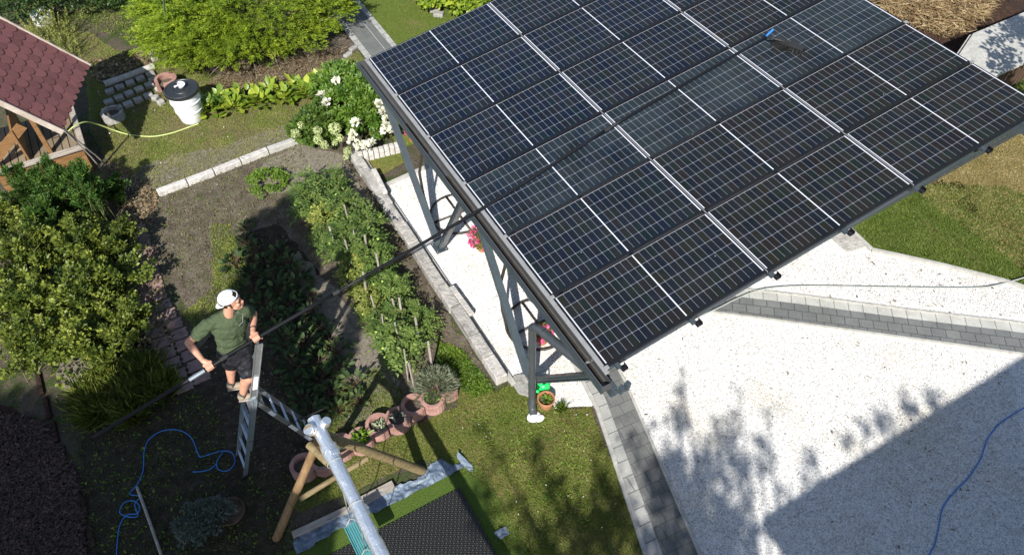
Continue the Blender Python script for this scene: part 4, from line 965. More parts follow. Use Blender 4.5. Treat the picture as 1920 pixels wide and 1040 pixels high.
mb = MB(); q0 = Ap.lerp(Te, .22); q1 = Ap.lerp(Te, .45); d = (q1 - q0).normalized(); nn_ = d.cross(Vector((0, 1, 0))); mb.bar(Vector((q0.x, YA - .0155, q0.z)) - lo, Vector((q1.x, YA - .0155, q1.z)) - lo, .003, .052, up=nn_); mb.build('sticker', M['white'], ld)
for (t0, t1, mt) in ((.70, .78, 'white'), (.35, .47, 'white'), (.12, .22, 'white')):
    q0 = Fr.lerp(Ap, t0); q1 = Fr.lerp(Ap, t1); d = (q1 - q0).normalized(); mb = MB(); mb.bar(Vector((q0.x, YA - .0155, q0.z)) - lo, Vector((q1.x, YA - .0155, q1.z)) - lo, .003, .045, up=d.cross(Vector((0, 1, 0)))); mb.build('sticker', M[mt], ld)
mb = MB(); mb.tube([(Ap.x - .25 - lo.x, YA - .03 - lo.y, .72), (Fr.x + .22 - lo.x, YA - .03 - lo.y, .72)], .006, 6); mb.build('strap', M['black'], ld)

# ================================================================== POLE AND BRUSH
def roofpt(x, y, off):
    v = Vector(RW.T @ np.array([(x - 959.5) / FPX, (y - 520) / FPX, 1.0])); P0 = RP(0, 0, off); s_ = (P0 - Vector(CW)).dot(UP) / v.dot(UP); return Vector(CW) + v * s_
HF = Vector(at(480, 634, 2.35)); HRr = Vector(at(393, 688, 2.295)); TL = Vector(at(173, 821, 2.05)); PE = Vector(at(905, 390, 2.56)); PB = roofpt(1436, 70, .14)
pl = empty('cleaning_pole', tuple(HF), 0, 'very long black telescopic pole reaching from the man over the solar roof', 'pole')
def spl(pts, n=8):
    P = [pts[0]] + list(pts) + [pts[-1]]; out = []
    for i in range(1, len(P) - 2):
        for k in range(n):
            t = k / n; a, b, c_, d = P[i - 1], P[i], P[i + 1], P[i + 2]
            out.append(.5 * ((2 * b) + (c_ - a) * t + (2 * a - 5 * b + 4 * c_ - d) * t * t + (3 * b - a - 3 * c_ + d) * t ** 3))
    out.append(P[-2]); return out
mb = MB(); mid1 = roofpt(1170, 223, .25)
seq = [TL, HRr, HF, PE, mid1, PB]; q = spl(seq, 8); cut = 20
mb.tube([p - HF for p in q[:cut]], .021, 12); mb.build('lower_tube', M['pole'], pl, smooth=True)
mb = MB(); mb.tube([p - HF for p in q[cut - 1:32]], .0195, 12); mb.build('middle_tube', M['pole'], pl, smooth=True)
mb = MB(); mb.tube([p - HF for p in q[31:]], .019, 12); mb.build('upper_tube', M['pole'], pl, smooth=True)
for i in (cut - 1, 31, 12):
    d = (q[i + 1] - q[i]).normalized(); mb = MB(); mb.tube([q[i] - HF - d * .04, q[i] - HF + d * .04], .026, 12); mb.build('clamp_collar', M['black'], pl, smooth=False, bevel=.003)
mb = MB(); d = (q[4] - q[3]).normalized(); w0 = HRr - (HF - HRr).normalized() * .06; w1 = HRr - (HF - HRr).normalized() * .23; mb.tube([w0 - HF, w1 - HF], .0222, 12); mb.build('label_band', M['alu_dull'], pl)
# brush head resting on the panel
BC = roofpt(1478, 84, .05); bdir = (roofpt(1500, 92, .05) - roofpt(1445, 72, .05)).normalized(); bs_ = UP.cross(bdir).normalized()
bh = empty('brush_head', tuple(BC), 0, 'black washing brush with splayed bristles lying on the wet solar panel at the pole end', 'brush')
Mb_ = Matrix((bdir, bs_, UP)).transposed()
MB().box((0, 0, .015), (.42, .09, .03), M=Mb_).build('head', M['black'], bh, bevel=.006)
n = 1500; px_ = rng.uniform(-.21, .21, n); py_ = rng.uniform(-.045, .045, n)
base = np.array([list(Mb_ @ Vector((a, b, 0))) for a, b in zip(px_, py_)]); dd = np.array([list(Mb_ @ Vector((a * .9, b * 9 + rng.normal() * .3, -.55 + rng.normal() * .15))) for a, b in zip(px_, py_)])
leaves('bristles', base, dd, rdir(n), rng.uniform(.05, .11, n), .004, M['bristle'], bh, 'blade')
mb = MB(); e_ = PB - BC; mb.tube([tuple(e_), tuple(e_ * .5 + UP * .02), tuple(UP * .03)], .014, 10); mb.build('socket', M['black'], bh, smooth=True)
mb = MB(); a = roofpt(1436, 68, .17) - BC; b = roofpt(1449, 56, .20) - BC; mb.tube([a, b], .015, 10); mb.build('blue_connector', M['blue_hose'], bh)

# ================================================================== PERSON
T0 = Vector((-3.40, -4.08, 1.31))
man = empty('person', tuple(T0), 0, 'man in olive T-shirt, black shorts and backwards white cap standing on the ladder', 'person')
def L_(p): return Vector(p) - T0
def voxel(o, v, sm=3, fac=.5):
    r_ = o.modifiers.new('remesh', 'REMESH'); r_.mode = 'VOXEL'; r_.voxel_size = v; r_.use_smooth_shade = True
    s_ = o.modifiers.new('smooth', 'SMOOTH'); s_.factor = fac; s_.iterations = sm; return o
hip = Vector((-3.25, -4.06, 2.10)); hpL = Vector((-3.17, -4.07, 2.09)); hpR = Vector((-3.33, -4.04, 2.09))
knL = Vector((-3.235, -4.19, 1.725)); knR = Vector((-3.345, -3.93, 1.70)); anL = Vector((-3.37, -4.11, 1.385)); anR = Vector((-3.44, -3.90, 1.385))
shR = Vector((-3.365, -4.06, 2.64)); shL = Vector((-2.995, -4.05, 2.62)); elR = Vector((-3.625, -3.97, 2.39)); elL = Vector((-2.92, -3.92, 2.38))
hdc = Vector((-3.075, -4.12, 2.90)); F_ = Vector((.93, -.34, .06)).normalized(); Sd = Vector((0, 0, 1)).cross(F_).normalized(); Uh = F_.cross(Sd).normalized()
MH = Matrix((F_, Sd, Uh)).transposed()
def HP(f, s_, u): return L_(hdc + F_ * f + Sd * s_ + Uh * u)
mb = MB()
mb.ellipsoid(L_(hip), (.165, .115, .14)); mb.ellipsoid(L_((-3.225, -4.055, 2.28)), (.145, .10, .15)); mb.ellipsoid(L_((-3.19, -4.055, 2.47)), (.17, .11, .17)); 
mb.capsule(L_(shR), L_(shL), .055, .055)
mb.capsule(L_((-3.165, -4.06, 2.62)), L_((-3.105, -4.10, 2.82)), .060, .052); mb.capsule(L_((-3.165, -4.03, 2.66)), L_((-3.30, -4.04, 2.64)), .05, .04); mb.capsule(L_((-3.165, -4.03, 2.66)), L_((-3.03, -4.04, 2.63)), .05, .04)
for h_, k_, a_ in ((hpL, knL, anL), (hpR, knR, anR)):
    mb.capsule(L_(h_), L_(k_), .092, .060); c_ = k_.lerp(a_, .3) + Vector((-.01, .022, 0)); mb.capsule(L_(k_), L_(c_), .056, .058); mb.capsule(L_(c_), L_(a_), .056, .036)
def hand(P, ax, wrist, flip=1):
    "palm on the wrist side of the pole, four unequal fingers curled round it and a thumb closing from the other side"
    ax = ax.normalized(); w_ = (wrist - P); w_ = (w_ - ax * w_.dot(ax)).normalized(); n_ = ax.cross(w_).normalized() * flip
    pc = P + w_ * .042 + n_ * .0
    mb.capsule(L_(wrist), L_(pc + w_ * .022), .029, .031)
    mb.capsule(L_(pc - ax * .030 + n_ * .006), L_(pc + ax * .030 + n_ * .006), .023, .022)
    for i, (ln, r) in enumerate(((3.9, .0092), (4.25, .0098), (4.1, .0095), (3.3, .0085))):
        o_ = ax * (-.033 + i * .0215); pts = []
        for k in range(7):
            a = .25 + ln * k / 6.0 * .93; R_ = .033 - .002 * k / 6
            pts.append(L_(P + o_ + w_ * math.cos(a) * R_ + n_ * math.sin(a) * R_))
        mb.tube(pts, [r * 1.1, r * 1.12, r, r * 1.05, r * .95, r * .9, r * .72], 8)
    o_ = ax * .040; pts = [L_(pc + ax * .024 - n_ * .012), L_(P + o_ + w_ * .022 - n_ * .028), L_(P + o_ * 1.25 - w_ * .008 - n_ * .034), L_(P + o_ * 1.2 - w_ * .030 - n_ * .018)]
    mb.tube(pts, [.014, .0125, .0115, .008], 8)
pax = (HF - HRr).normalized()
wrR = HRr + Vector((-.035, .075, .045)); wrL = HF + Vector((-.005, .085, .02))
for s_, e_, w_ in ((shR, elR, wrR), (shL, elL, wrL)):
    mb.capsule(L_(s_), L_(e_), .052, .039); mb.capsule(L_(e_), L_(e_.lerp(w_, .35)), .038, .041); mb.capsule(L_(e_.lerp(w_, .35)), L_(w_), .040, .026)
hand(HRr, pax, wrR, 1); hand(HF, pax, wrL, 1)
# head
mb.ellipsoid(HP(-.010, 0, .022), (.092, .073, .094), MH); mb.ellipsoid(HP(.028, 0, -.035), (.062, .058, .082), MH)
mb.ellipsoid(HP(.062, 0, -.098), (.028, .028, .022), MH); mb.capsule(HP(.030, .045, -.065), HP(.056, .018, -.098), .018, .018); mb.capsule(HP(.030, -.045, -.065), HP(.056, -.018, -.098), .018, .018)
mb.capsule(HP(.086, 0, .008), HP(.108, 0, -.028), .010, .0135, rings=3); mb.ellipsoid(HP(.100, 0, -.036), (.012, .019, .010), MH)
mb.capsule(HP(.080, .036, .022), HP(.080, -.036, .022), .014, .014); mb.ellipsoid(HP(.066, .036, -.026), (.022, .02, .022), MH); mb.ellipsoid(HP(.066, -.036, -.026), (.022, .02, .022), MH)
mb.ellipsoid(HP(.086, 0, -.060), (.014, .024, .008), MH); mb.ellipsoid(HP(.084, 0, -.073), (.013, .021, .008), MH)
for s_ in (-1, 1): mb.ellipsoid(HP(-.012, s_ * .079, -.012), (.019, .009, .030), MH)
body = voxel(mb.build('body', M['skin'], man), .0055, 2)
for s_ in (-1, 1):
    e = MB(); e.ellipsoid(HP(.082, s_ * .033, .000), (.009, .014, .0075), MH, 10, 6); e.build('eye', M['dark'], man, smooth=True)
    e = MB(); e.tube([HP(.085, s_ * .050, .018), HP(.095, s_ * .034, .026), HP(.096, s_ * .016, .022)], [.003, .0055, .004], 6); e.build('eyebrow', M['hair'], man)
e = MB(); e.tube([HP(.098, .020, -.066), HP(.103, 0, -.066), HP(.098, -.020, -.066)], [.002, .004, .002], 6); e.build('mouth', M['lip'], man)
# hair at temples and nape, fringe under the strap opening
mb = MB(); mb.ellipsoid(HP(-.034, 0, .022), (.090, .082, .086), MH); mb.ellipsoid(HP(.062, 0, .072), (.030, .045, .016), MH)
for s_ in (-1, 1): mb.capsule(HP(.006, s_ * .074, .02), HP(.008, s_ * .073, -.025), .010, .004)
hr = voxel(mb.build('hair', M['hair'], man), .007, 2)
# cap worn backwards, tilted back
Ct = Uh.lerp(-F_, .18).normalized(); Cf = (F_ - Ct * F_.dot(Ct)).normalized(); MC = Matrix((Cf, Sd, Ct)).transposed(); cc = hdc + F_ * -.010 + Uh * .052
cap = empty('cap_', tuple(L_(cc)))
vs = []; fs = []; n1, n2 = 28, 9
for j in range(n2 + 1):
    p = math.pi / 2 * 1.04 * j / n2
    for k in range(n1):
        a = 2 * math.pi * k / n1; rx, ry, rz_ = .106, .088, .086
        q_ = Vector((rx * max(math.sin(p), .01) * math.cos(a), ry * max(math.sin(p), .01) * math.sin(a), rz_ * math.cos(p)))
        vs.append(MC @ q_ + L_(cc))
for j in range(n2):
    for k in range(n1):
        a = 2 * math.pi * (k + .5) / n1; a = (a + math.pi) % (2 * math.pi) - math.pi
        if abs(a) < .42 and 5 <= j <= 7: continue
        fs.append((j * n1 + k, (j + 1) * n1 + k, (j + 1) * n1 + (k + 1) % n1, j * n1 + (k + 1) % n1))
bpy.data.objects.remove(cap)
cb = MB(); cb.add(vs, fs); co2 = cb.build('cap', M['cap'], man, smooth=True); s_ = co2.modifiers.new('t', 'SOLIDIFY'); s_.thickness = .004
br_ = MB(); vs = []; fs = []
for k in range(13):
    a = math.pi + R(-62 + 124 * k / 12)
    for t, rr in enumerate((1.0, 1.35, 1.66)):
        w_ = max(0, math.cos((a - math.pi) * 1.25)); r1 = 1 + (rr - 1) * w_
        vs.append(MC @ Vector((.104 * r1 * math.cos(a), .088 * math.sin(a) * (1 + (r1 - 1) * .2), -.006 - .035 * (r1 - 1) * 2 - .004)) + L_(cc))
for k in range(12):
    for t in range(2): fs.append((k * 3 + t, k * 3 + t + 1, k * 3 + t + 4, k * 3 + t + 3))
br_.add(vs, fs); o = br_.build('cap_brim', M['cap'], co2, smooth=True); s_ = o.modifiers.new('t', 'SOLIDIFY'); s_.thickness = .005
# T-shirt
mb = MB()
mb.ellipsoid(L_((-3.24, -4.06, 2.215)), (.158, .120, .085)); mb.ellipsoid(L_((-3.225, -4.058, 2.33)), (.156, .118, .15)); mb.ellipsoid(L_((-3.185, -4.062, 2.50)), (.186, .128, .17)); mb.capsule(L_((-3.17, -4.055, 2.69)), L_(shR), .055, .06); mb.capsule(L_((-3.17, -4.055, 2.69)), L_(shL), .055, .06); mb.capsule(L_(shR + Vector((.02, 0, -.01))), L_(shL + Vector((-.02, 0, -.01))), .068, .068)
mb.ellipsoid(L_((-3.17, -4.06, 2.60)), (.175, .12, .10))
mb.capsule(L_(shR), L_(shR.lerp(elR, .54)), .068, .070); mb.capsule(L_(shL), L_(shL.lerp(elL, .46)), .068, .066)
ts = voxel(mb.build('t_shirt', M['shirt'], man), .009, 5)
tx = bpy.data.textures.new('folds', 'CLOUDS'); tx.noise_scale = .055; dm = ts.modifiers.new('folds', 'DISPLACE'); dm.texture = tx; dm.strength = .03; dm.mid_level = .5
# shorts
mb = MB(); mb.ellipsoid(L_(hip + Vector((0, 0, .02))), (.178, .135, .125)); mb.ellipsoid(L_(hip + Vector((0, 0, -.06))), (.175, .14, .12))
mb.capsule(L_(hpL), L_(hpL.lerp(knL, .74)), .108, .096); mb.capsule(L_(hpR), L_(hpR.lerp(knR, .74)), .108, .094)
so = voxel(mb.build('shorts', M['shorts'], man), .010, 4); tx2 = bpy.data.textures.new('folds2', 'CLOUDS'); tx2.noise_scale = .06; dm = so.modifiers.new('folds', 'DISPLACE'); dm.texture = tx2; dm.strength = .03; dm.mid_level = .5
for a_, tdir in ((anL, Vector((.93, -.34, 0))), (anR, Vector((.93, -.34, 0)))):
    mb = MB(); mb.capsule(L_(a_ + Vector((0, 0, .03))), L_(a_ + Vector((0, 0, -.02))), .041, .043); mb.build('sock', M['sock'], man, smooth=True)
    mb = MB(); mb.capsule(L_(a_ + Vector((0, 0, -.008)) - tdir * .01), L_(a_ + Vector((0, 0, -.045)) - tdir * .02), .047, .046)
    mb.capsule(L_(a_ - tdir * .03 + Vector((0, 0, -.045))), L_(a_ + tdir * .15 + Vector((0, 0, -.058))), .040, .036)
    sh_ = voxel(mb.build('shoe', M['shoe'], man), .008, 2)
    mb = MB(); mb.bar(L_(a_ - tdir * .065 + Vector((0, 0, -.090))), L_(a_ + tdir * .185 + Vector((0, 0, -.090))), .078, .016); mb.build('sole', M['sole'], sh_, bevel=.007)
mb = MB(); c_ = elL.lerp(wrL, .82); d_ = (wrL - elL).normalized(); q1 = d_.orthogonal().normalized(); q2 = d_.cross(q1); mb.tube([L_(c_ + q1 * .036 * math.cos(a) + q2 * .036 * math.sin(a)) for a in np.linspace(0, 2 * math.pi, 16, endpoint=False)], .0055, 6, closed=True); mb.build('bracelet', M['dark'], man)
mb = MB(); mb.tube([HP(-.012, -.084, -.04), L_((-3.02, -4.16, 2.70)), L_((-3.05, -4.185, 2.62)), L_((-3.10, -4.18, 2.58))], .0022, 5); mb.build('cord', M['cable'], man)

# ================================================================== HOSES, STICKS
def cord(name, pts, r, m, label, cat, z=.02, n=10):
    P = [Vector(at(p[0], p[1], p[2] if len(p) > 2 else z)) for p in pts]
    o = MB().tube(spl(P, n), r, 8).build(name, M[m], smooth=True); return tag(o, label, cat)
cord('blue_hose', [(217, 1060), (219, 1020), (224, 985), (237, 965), (256, 962), (262, 950), (250, 938), (232, 942), (224, 960), (240, 968), (258, 966), (252, 945), (262, 930), (243, 925), (258, 905), (268, 880), (270, 845), (280, 822), (305, 807), (335, 806), (358, 820), (370, 848), (375, 856), (390, 852), (415, 845), (434, 848), (440, 865), (428, 881), (410, 880), (406, 866), (418, 846)], .006, 'blue_hose', 'thin blue air hose lying in loops on the shaded lawn left of the ladder', 'hose')
cord('blue_hose_end', [(406, 868), (395, 878), (378, 883), (360, 884)], .006, 'blue_hose', 'short loose end of blue hose by the ladder foot', 'hose')
bpy.data.objects['blue_hose_end'].name = 'hose_end'
cord('blue_hose', [(1738, 1045), (1752, 1020), (1760, 985), (1768, 950), (1790, 920), (1815, 895), (1838, 860), (1850, 825), (1868, 800), (1890, 782), (1960, 740)], .008, 'blue_hose', 'blue hose curving over the shaded white gravel at the right', 'hose')
cord('garden_hose', [(128, 246, .55), (140, 236, .62), (160, 229, .55), (185, 234, .3), (215, 245, .08), (245, 253, .02), (285, 256, .02), (320, 250, .02), (350, 240, .02), (372, 232, .03)], .013, 'yellow_hose', 'lime green garden hose running from the hut to the hostas', 'hose')
cord('garden_hose', [(560, 155, .03), (590, 138, .06), (620, 127, .05), (650, 124, .03), (690, 133, .03), (720, 150, .02)], .013, 'yellow_hose', 'lime green garden hose running from the hostas to the carport corner', 'hose')
cord('cable', [(1250, 620), (1340, 580), (1380, 560), (1430, 542), (1500, 536), (1600, 537), (1720, 539), (1830, 539), (1870, 534), (1920, 520), (1990, 500)], .011, 'cable', 'thin grey cable lying across the white gravel and paver path', 'cable', .045)
cord('wooden_stick', [(256, 912, .05), (272, 955, .04), (288, 1000, .04), (302, 1040, .04)], .018, 'grey_wood', 'grey wooden stick lying on the shaded grass below the blue hose', 'stick', n=3)
cord('metal_pole', [(306, -8, 2.2), (308, 22, 1.2), (309, 44, .4), (309, 52, .02)], .018, 'alu_dull', 'thin upright grey pole in front of the juniper gap', 'pole')

# ================================================================== VEGETATION
def bush(name, c, rad, ncl, per, cr, L, Wd, m, label, cat='bush', group=None, tm='diamond', zmin=-.2, clr=.6, flat=.7, updir=.3, stems=0, droop=0.0, rise=0.0):
    t = empty(name, (c[0], c[1], 0), 0, label, cat, group)
    p, o, tt = crown(rad, ncl, per, cr, clr, zmin, flat); p[:, 2] += c[2]
    k = p[:, 2] > .02; p, o, tt = p[k], o[k], tt[k]; n = len(p)
    ax = unit(o * .8 + rdir(n) * .7 + np.array([0, 0, rise - droop])); up = unit(rdir(n) * .6 + np.array([0, 0, 1.0]))
    leaves('foliage', p, ax, up, rng.uniform(.6, 1.25, n) * L, rng.uniform(.7, 1.2, n) * Wd, M[m], t, tm, tt)
    if stems:
        for _ in range(stems):
            d = rdir(1, .3, .95)[0] * np.array(rad) * .8
            mb = MB(); mb.tube([(random.uniform(-.08, .08), random.uniform(-.08, .08), 0), (d[0] * .5, d[1] * .5, c[2] + d[2] * .4), (d[0], d[1], c[2] + d[2])], [.014, .010, .004], 5); mb.build('stem', M['stem'], t)
    return t
# big spreading juniper: feathery sprays over bare wood
def juniper(c, rad, ns, label, zb=.25):
    t = empty('juniper_bush', (c[0], c[1], 0), 0, label, 'juniper', 'spreading junipers')
    P = []; A = []; T = []
    for _ in range(ns):
        d = rdir(1, .02, 1.0)[0]; f = random.uniform(.55, 1.0) if random.random() < .35 else random.uniform(.85, 1.04)
        lump = .10 * math.sin(d[0] * 9 + d[1] * 7) + .10 * math.sin(d[1] * 15 - d[0] * 5) + .07 * math.sin(d[0] * 23 + d[2] * 9)
        b = d * np.array(rad) * f * (1 + lump); b[2] += c[2] + lump * .5
        h = np.array([d[0] * rad[1], d[1] * rad[0], 0]); h /= max(np.linalg.norm(h), .01); h = h + np.array([random.gauss(0, .35), random.gauss(0, .35), random.uniform(.05, .55)]); h /= np.linalg.norm(h)
        L = random.uniform(.16, .34); k = 46; s_ = rng.uniform(0, 1, k)
        side = np.cross(h, [0, 0, 1]); side /= np.linalg.norm(side)
        pos = b + h[None] * (s_ * L)[:, None] + side[None] * (rng.normal(0, 1, k) * .055 * (1.15 - s_))[:, None] + np.array([0, 0, 1.])[None] * (-.12 * s_ ** 2 * L + rng.normal(0, .012, k))[:, None]
        ax = h[None] + side[None] * rng.normal(0, .55, k)[:, None] + np.array([0, 0, -.1]) + rng.normal(0, .15, (k, 3))
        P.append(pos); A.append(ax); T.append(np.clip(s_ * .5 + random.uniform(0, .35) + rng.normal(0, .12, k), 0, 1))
    P = np.concatenate(P); A = np.concatenate(A); T = np.concatenate(T)
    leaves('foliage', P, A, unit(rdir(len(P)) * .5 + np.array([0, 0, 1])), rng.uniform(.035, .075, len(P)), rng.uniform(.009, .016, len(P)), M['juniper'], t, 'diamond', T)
    mb = MB()
    for _ in range(130):
        a = random.uniform(0, 2 * math.pi); r_ = random.uniform(.75, 1.02); e = (rad[0] * r_ * math.cos(a), rad[1] * r_ * math.sin(a), random.uniform(.08, c[2] + .25)); s0 = (e[0] * .45, e[1] * .45, random.uniform(.05, .3))
        mid = ((e[0] + s0[0]) / 2 + random.gauss(0, .08), (e[1] + s0[1]) / 2 + random.gauss(0, .08), (e[2] + s0[2]) / 2 + random.gauss(0, .06)); mb.tube([s0, mid, e], [.02, .012, .004], 5)
    mb.build('bare_branches', M['twig'], t)
    MB().tube([(0, 0, -.02), (.05, .03, .3), (0, .1, c[2])], [.09, .07, .05], 10, jit=.1).build('trunk', M['bark'], t)
    return t
jc = at(468, -2, .75); juniper((jc[0], jc[1], .42), (1.95, 1.8, .78), 3300, 'large spreading golden green juniper with bare twigs showing under its skirt')
jc = at(345, 28, .7); juniper((jc[0], jc[1], .35), (.85, 1.3, .75), 900, 'left lobe juniper standing between the thin pole and the wide golden one')
# debris under the juniper
def litter(name, poly, n, L, Wd, m, label_kind='stuff', z=.012, tm='chip', upmix=.35, zr=.02):
    q = scatter(poly, n); p = np.column_stack([q, rng.uniform(z, z + zr, n)])
    ax = rdir(n, -.25, .35); return tag(leaves(name, p, ax, unit(rdir(n) * upmix + np.array([0, 0, 1])), rng.uniform(.5, 1.4, n) * L, rng.uniform(.6, 1.3, n) * Wd, M[m], None, tm), kind='stuff')
sheet('soil', gpoly([(380, 165), (430, 120), (560, 100), (655, 60), (668, 95), (640, 120), (600, 150), (560, 150), (430, 185)]), -.003, M['soil'], .04)
litter('twig_litter', gpoly([(385, 165), (440, 120), (600, 100), (655, 90), (600, 148), (440, 180)]), 3500, .09, .007, 'litter', zr=.05)
# hostas
for i in range(11):
    t_ = i / 10; x = 372 + (602 - 372) * t_; y_ = 214 - 40 * t_ + (7 if i % 2 else -6)
    c = at(x, y_, 0); t = empty('hosta', (c[0], c[1], 0), 0, f"glossy lime green hosta with broad upright leaves, {ORD[i+1]} from the barrel", 'hosta', 'hostas in a row beside the barrel')
    n = 46; a = rng.uniform(0, 6.28, n); el = rng.uniform(.35, 1.25, n); q = np.stack([np.cos(a) * np.cos(el), np.sin(a) * np.cos(el), np.sin(el)], 1); r_ = rng.uniform(.08, .26, n)
    leaves('leaf_blades', q * r_[:, None] + np.array([0, 0, .03]), q + np.array([0, 0, -.25]), q * -.6 + np.array([0, 0, 1.0]) + rdir(n) * .25, rng.uniform(.12, .20, n), rng.uniform(.085, .13, n), M['hosta'], t, 'oval', smooth=False)
bush('shrub', (*at(415, 212)[:2], .16), (.20, .2, .16), 22, 40, .06, .035, .018, 'fine', 'dark green fine-leaved clump growing among the hostas', 'plant')
bush('shrub', (*at(520, 125)[:2], .2), (.3, .2, .16), 18, 30, .06, .035, .016, 'dahlia', 'small green seedling clump at the foot of the juniper twigs', 'plant')
# white flower bush
def flowers(t, pts, r, m='whitefl', n=26, L=.05):
    for p in pts:
        o = rdir(n, -.1, 1); leaves('flower', np.array(p)[None] + o * r * .35, o, unit(np.cross(o, rdir(n))) * .8 + o * .4, rng.uniform(.7, 1.1, n) * r, rng.uniform(.7, 1.1, n) * r * .75, M[m], t, 'oval')
c = (.22, 1.95); t = empty('flowering_bush', (*c, 0), 0, 'leafy green bush with big white blooms beside the top corner of the carport', 'bush')
p, o, tt = crown((.70, 1.15, .42), 150, 70, .10, .55, -.1); p[:, 2] += .28; k = p[:, 2] > .02; p, o, tt = p[k], o[k], tt[k]; n = len(p)
leaves('foliage', p, o * .7 + rdir(n) * .6 + np.array([0, 0, .1]), unit(rdir(n) * .5 + np.array([0, 0, 1.])), rng.uniform(.06, .11, n), rng.uniform(.026, .045, n), M['dahlia'], t, 'oval', tt)
fl = [(630, 154, .7), (612, 193, .5), (603, 180, .45), (626, 174, .5), (649, 138, .55), (670, 150, .6), (686, 172, .6), (711, 195, .65), (718, 210, .6), (725, 223, .6), (722, 245, .55), (726, 236, .6), (666, 231, .62), (662, 253, .5), (660, 266, .42), (676, 274, .36), (685, 273, .38), (696, 270, .36), (734, 243, .5)]
flowers(t, [tuple(np.array(at(*q)) - np.array([*c, 0])) for q in fl], .088)
# hydrangea
c = (-.62, 1.62); t = empty('hydrangea', (*c, 0), 0, 'hydrangea with round lime cream flower heads at the top of the vegetable bed', 'hydrangea')
p, o, tt = crown((.50, .45, .30), 60, 60, .10, .5, -.1); p[:, 2] += .2; k = p[:, 2] > .02; p, o, tt = p[k], o[k], tt[k]; n = len(p)
leaves('foliage', p, o * .7 + rdir(n) * .6, unit(rdir(n) * .4 + np.array([0, 0, 1.])), rng.uniform(.06, .10, n), rng.uniform(.04, .06, n), M['hydrangea'], t, 'oval', tt)
for (x, y_, z, r) in [(553, 250, .4, .075), (564, 235, .42, .055), (579, 225, .45, .055), (595, 245, .5, .075), (596, 262, .45, .075), (608, 272, .4, .065), (627, 241, .5, .105), (636, 259, .42, .06), (627, 268, .38, .045), (651, 283, .3, .065), (648, 295, .22, .05), (593, 222, .42, .04), (593, 230, .4, .035)]:
    q = np.array(at(x, y_, z)) - np.array([*c, 0]); n = int(260 * (r / .075) ** 2); d = rdir(n); leaves('flower_head', q[None] + d * r * rng.uniform(.8, 1, (n, 1)), d * .5 + rdir(n), d, .022, .02, M['cream'], t, 'oval')
# celery-like clump, weeds in the bed
bush('herb_clump', (*at(503, 350)[:2], .10), (.34, .34, .15), 60, 55, .05, .035, .02, 'weed', 'bright green leafy parsley clump in the upper vegetable bed', 'plant')
bush('herb_clump', (*at(588, 345)[:2], .03), (.15, .12, .07), 14, 40, .04, .03, .016, 'fine', 'small dark green herb clump near the upper end of the tomatoes', 'plant')
# tomatoes
protos = []
def tomato(rad, h, m, n):
    t = empty('tomato_plant', (0, 0, 0), 0, 'tomato', 'tomato plant', 'tomato plants along the garden wall')
    P = []; A = []; T = []; Lg = []; 
    for _ in range(n):
        z = h * random.random() ** .75; a = random.uniform(0, 6.283); r0 = random.uniform(.02, rad * (1.05 - .45 * z / h)); b = np.array([r0 * math.cos(a), r0 * math.sin(a), z]); d = np.array([math.cos(a + random.gauss(0, .5)), math.sin(a + random.gauss(0, .5)), random.uniform(-.5, .5)]); d /= np.linalg.norm(d); L = random.uniform(.10, .20); tt = random.random()
        sd = np.cross(d, [0, 0, 1]); sd /= np.linalg.norm(sd)
        for k in range(7):
            f = (k // 2 + 1) / 4; s_ = 1 if k % 2 else -1
            if k == 6: ax = d; s_ = 0
            else: ax = d * .5 + sd * s_ * .85
            P.append(b + d * L * f + np.array([0, 0, -.25 * L * f * f])); A.append(ax + rng.normal(0, .15, 3)); T.append(np.clip(tt * .8 + random.random() * .25, 0, 1)); Lg.append(random.uniform(.045, .085))
    P = np.array(P); A = np.array(A); Lg = np.array(Lg)
    leaves('foliage', P, A, unit(rdir(len(P)) * .35 + np.array([0, 0, 1])), Lg, Lg * .48, M[m], t, 'diamond', np.array(T))
    mb = MB()
    for _ in range(5): mb.tube([(random.uniform(-.03, .03), random.uniform(-.03, .03), 0), (random.uniform(-.1, .1), random.uniform(-.1, .1), h * .5), (random.uniform(-.15, .15), random.uniform(-.15, .15), h * .92)], [.008, .007, .004], 5)
    mb.build('stems', M['stem'], t)
    for _ in range(6):
        a = random.uniform(0, 6.28); mb = MB(); mb.ellipsoid((rad * .75 * math.cos(a), rad * .75 * math.sin(a), random.uniform(.15, .8) * h), (.022, .022, .02), n=10, m_=6); mb.build('fruit', M['tomfruit'], t, smooth=True)
    return t
tprot = [tomato(.30, .62, 'tomato', 120), tomato(.27, .55, 'tomato', 110), tomato(.30, .66, 'tomato', 130), tomato(.28, .5, 'tomato_y', 105)]
k = 0; used = set()
for r_ in range(2):
    for i in range(10):
        y_ = .02 - i * .405 + (.18 if r_ else 0) ; x = (-1.36 if r_ == 0 else -.94) + random.uniform(-.13, .10); y_ += random.uniform(-.08, .08)
        if r_ == 1 and i == 0: y_ -= .15
        kind = 3 if (r_ == 0 and i in (2, 5, 6, 7)) else random.choice((0, 1, 2))
        lab = f"{'yellowing' if kind == 3 else 'green'} tomato plant, {ORD[i+1]} from the far end of the {'row next to the beets' if r_ == 0 else 'row next to the wall'}"
        if kind not in used:
            t = tprot[kind]; used.add(kind); t.location = (x, y_, 0); t.rotation_euler = (0, 0, random.uniform(0, 6.28)); t['label'] = lab
        else: dup(tprot[kind], (x, y_, 0), random.uniform(0, 6.28), random.uniform(.72, 1.15), lab)
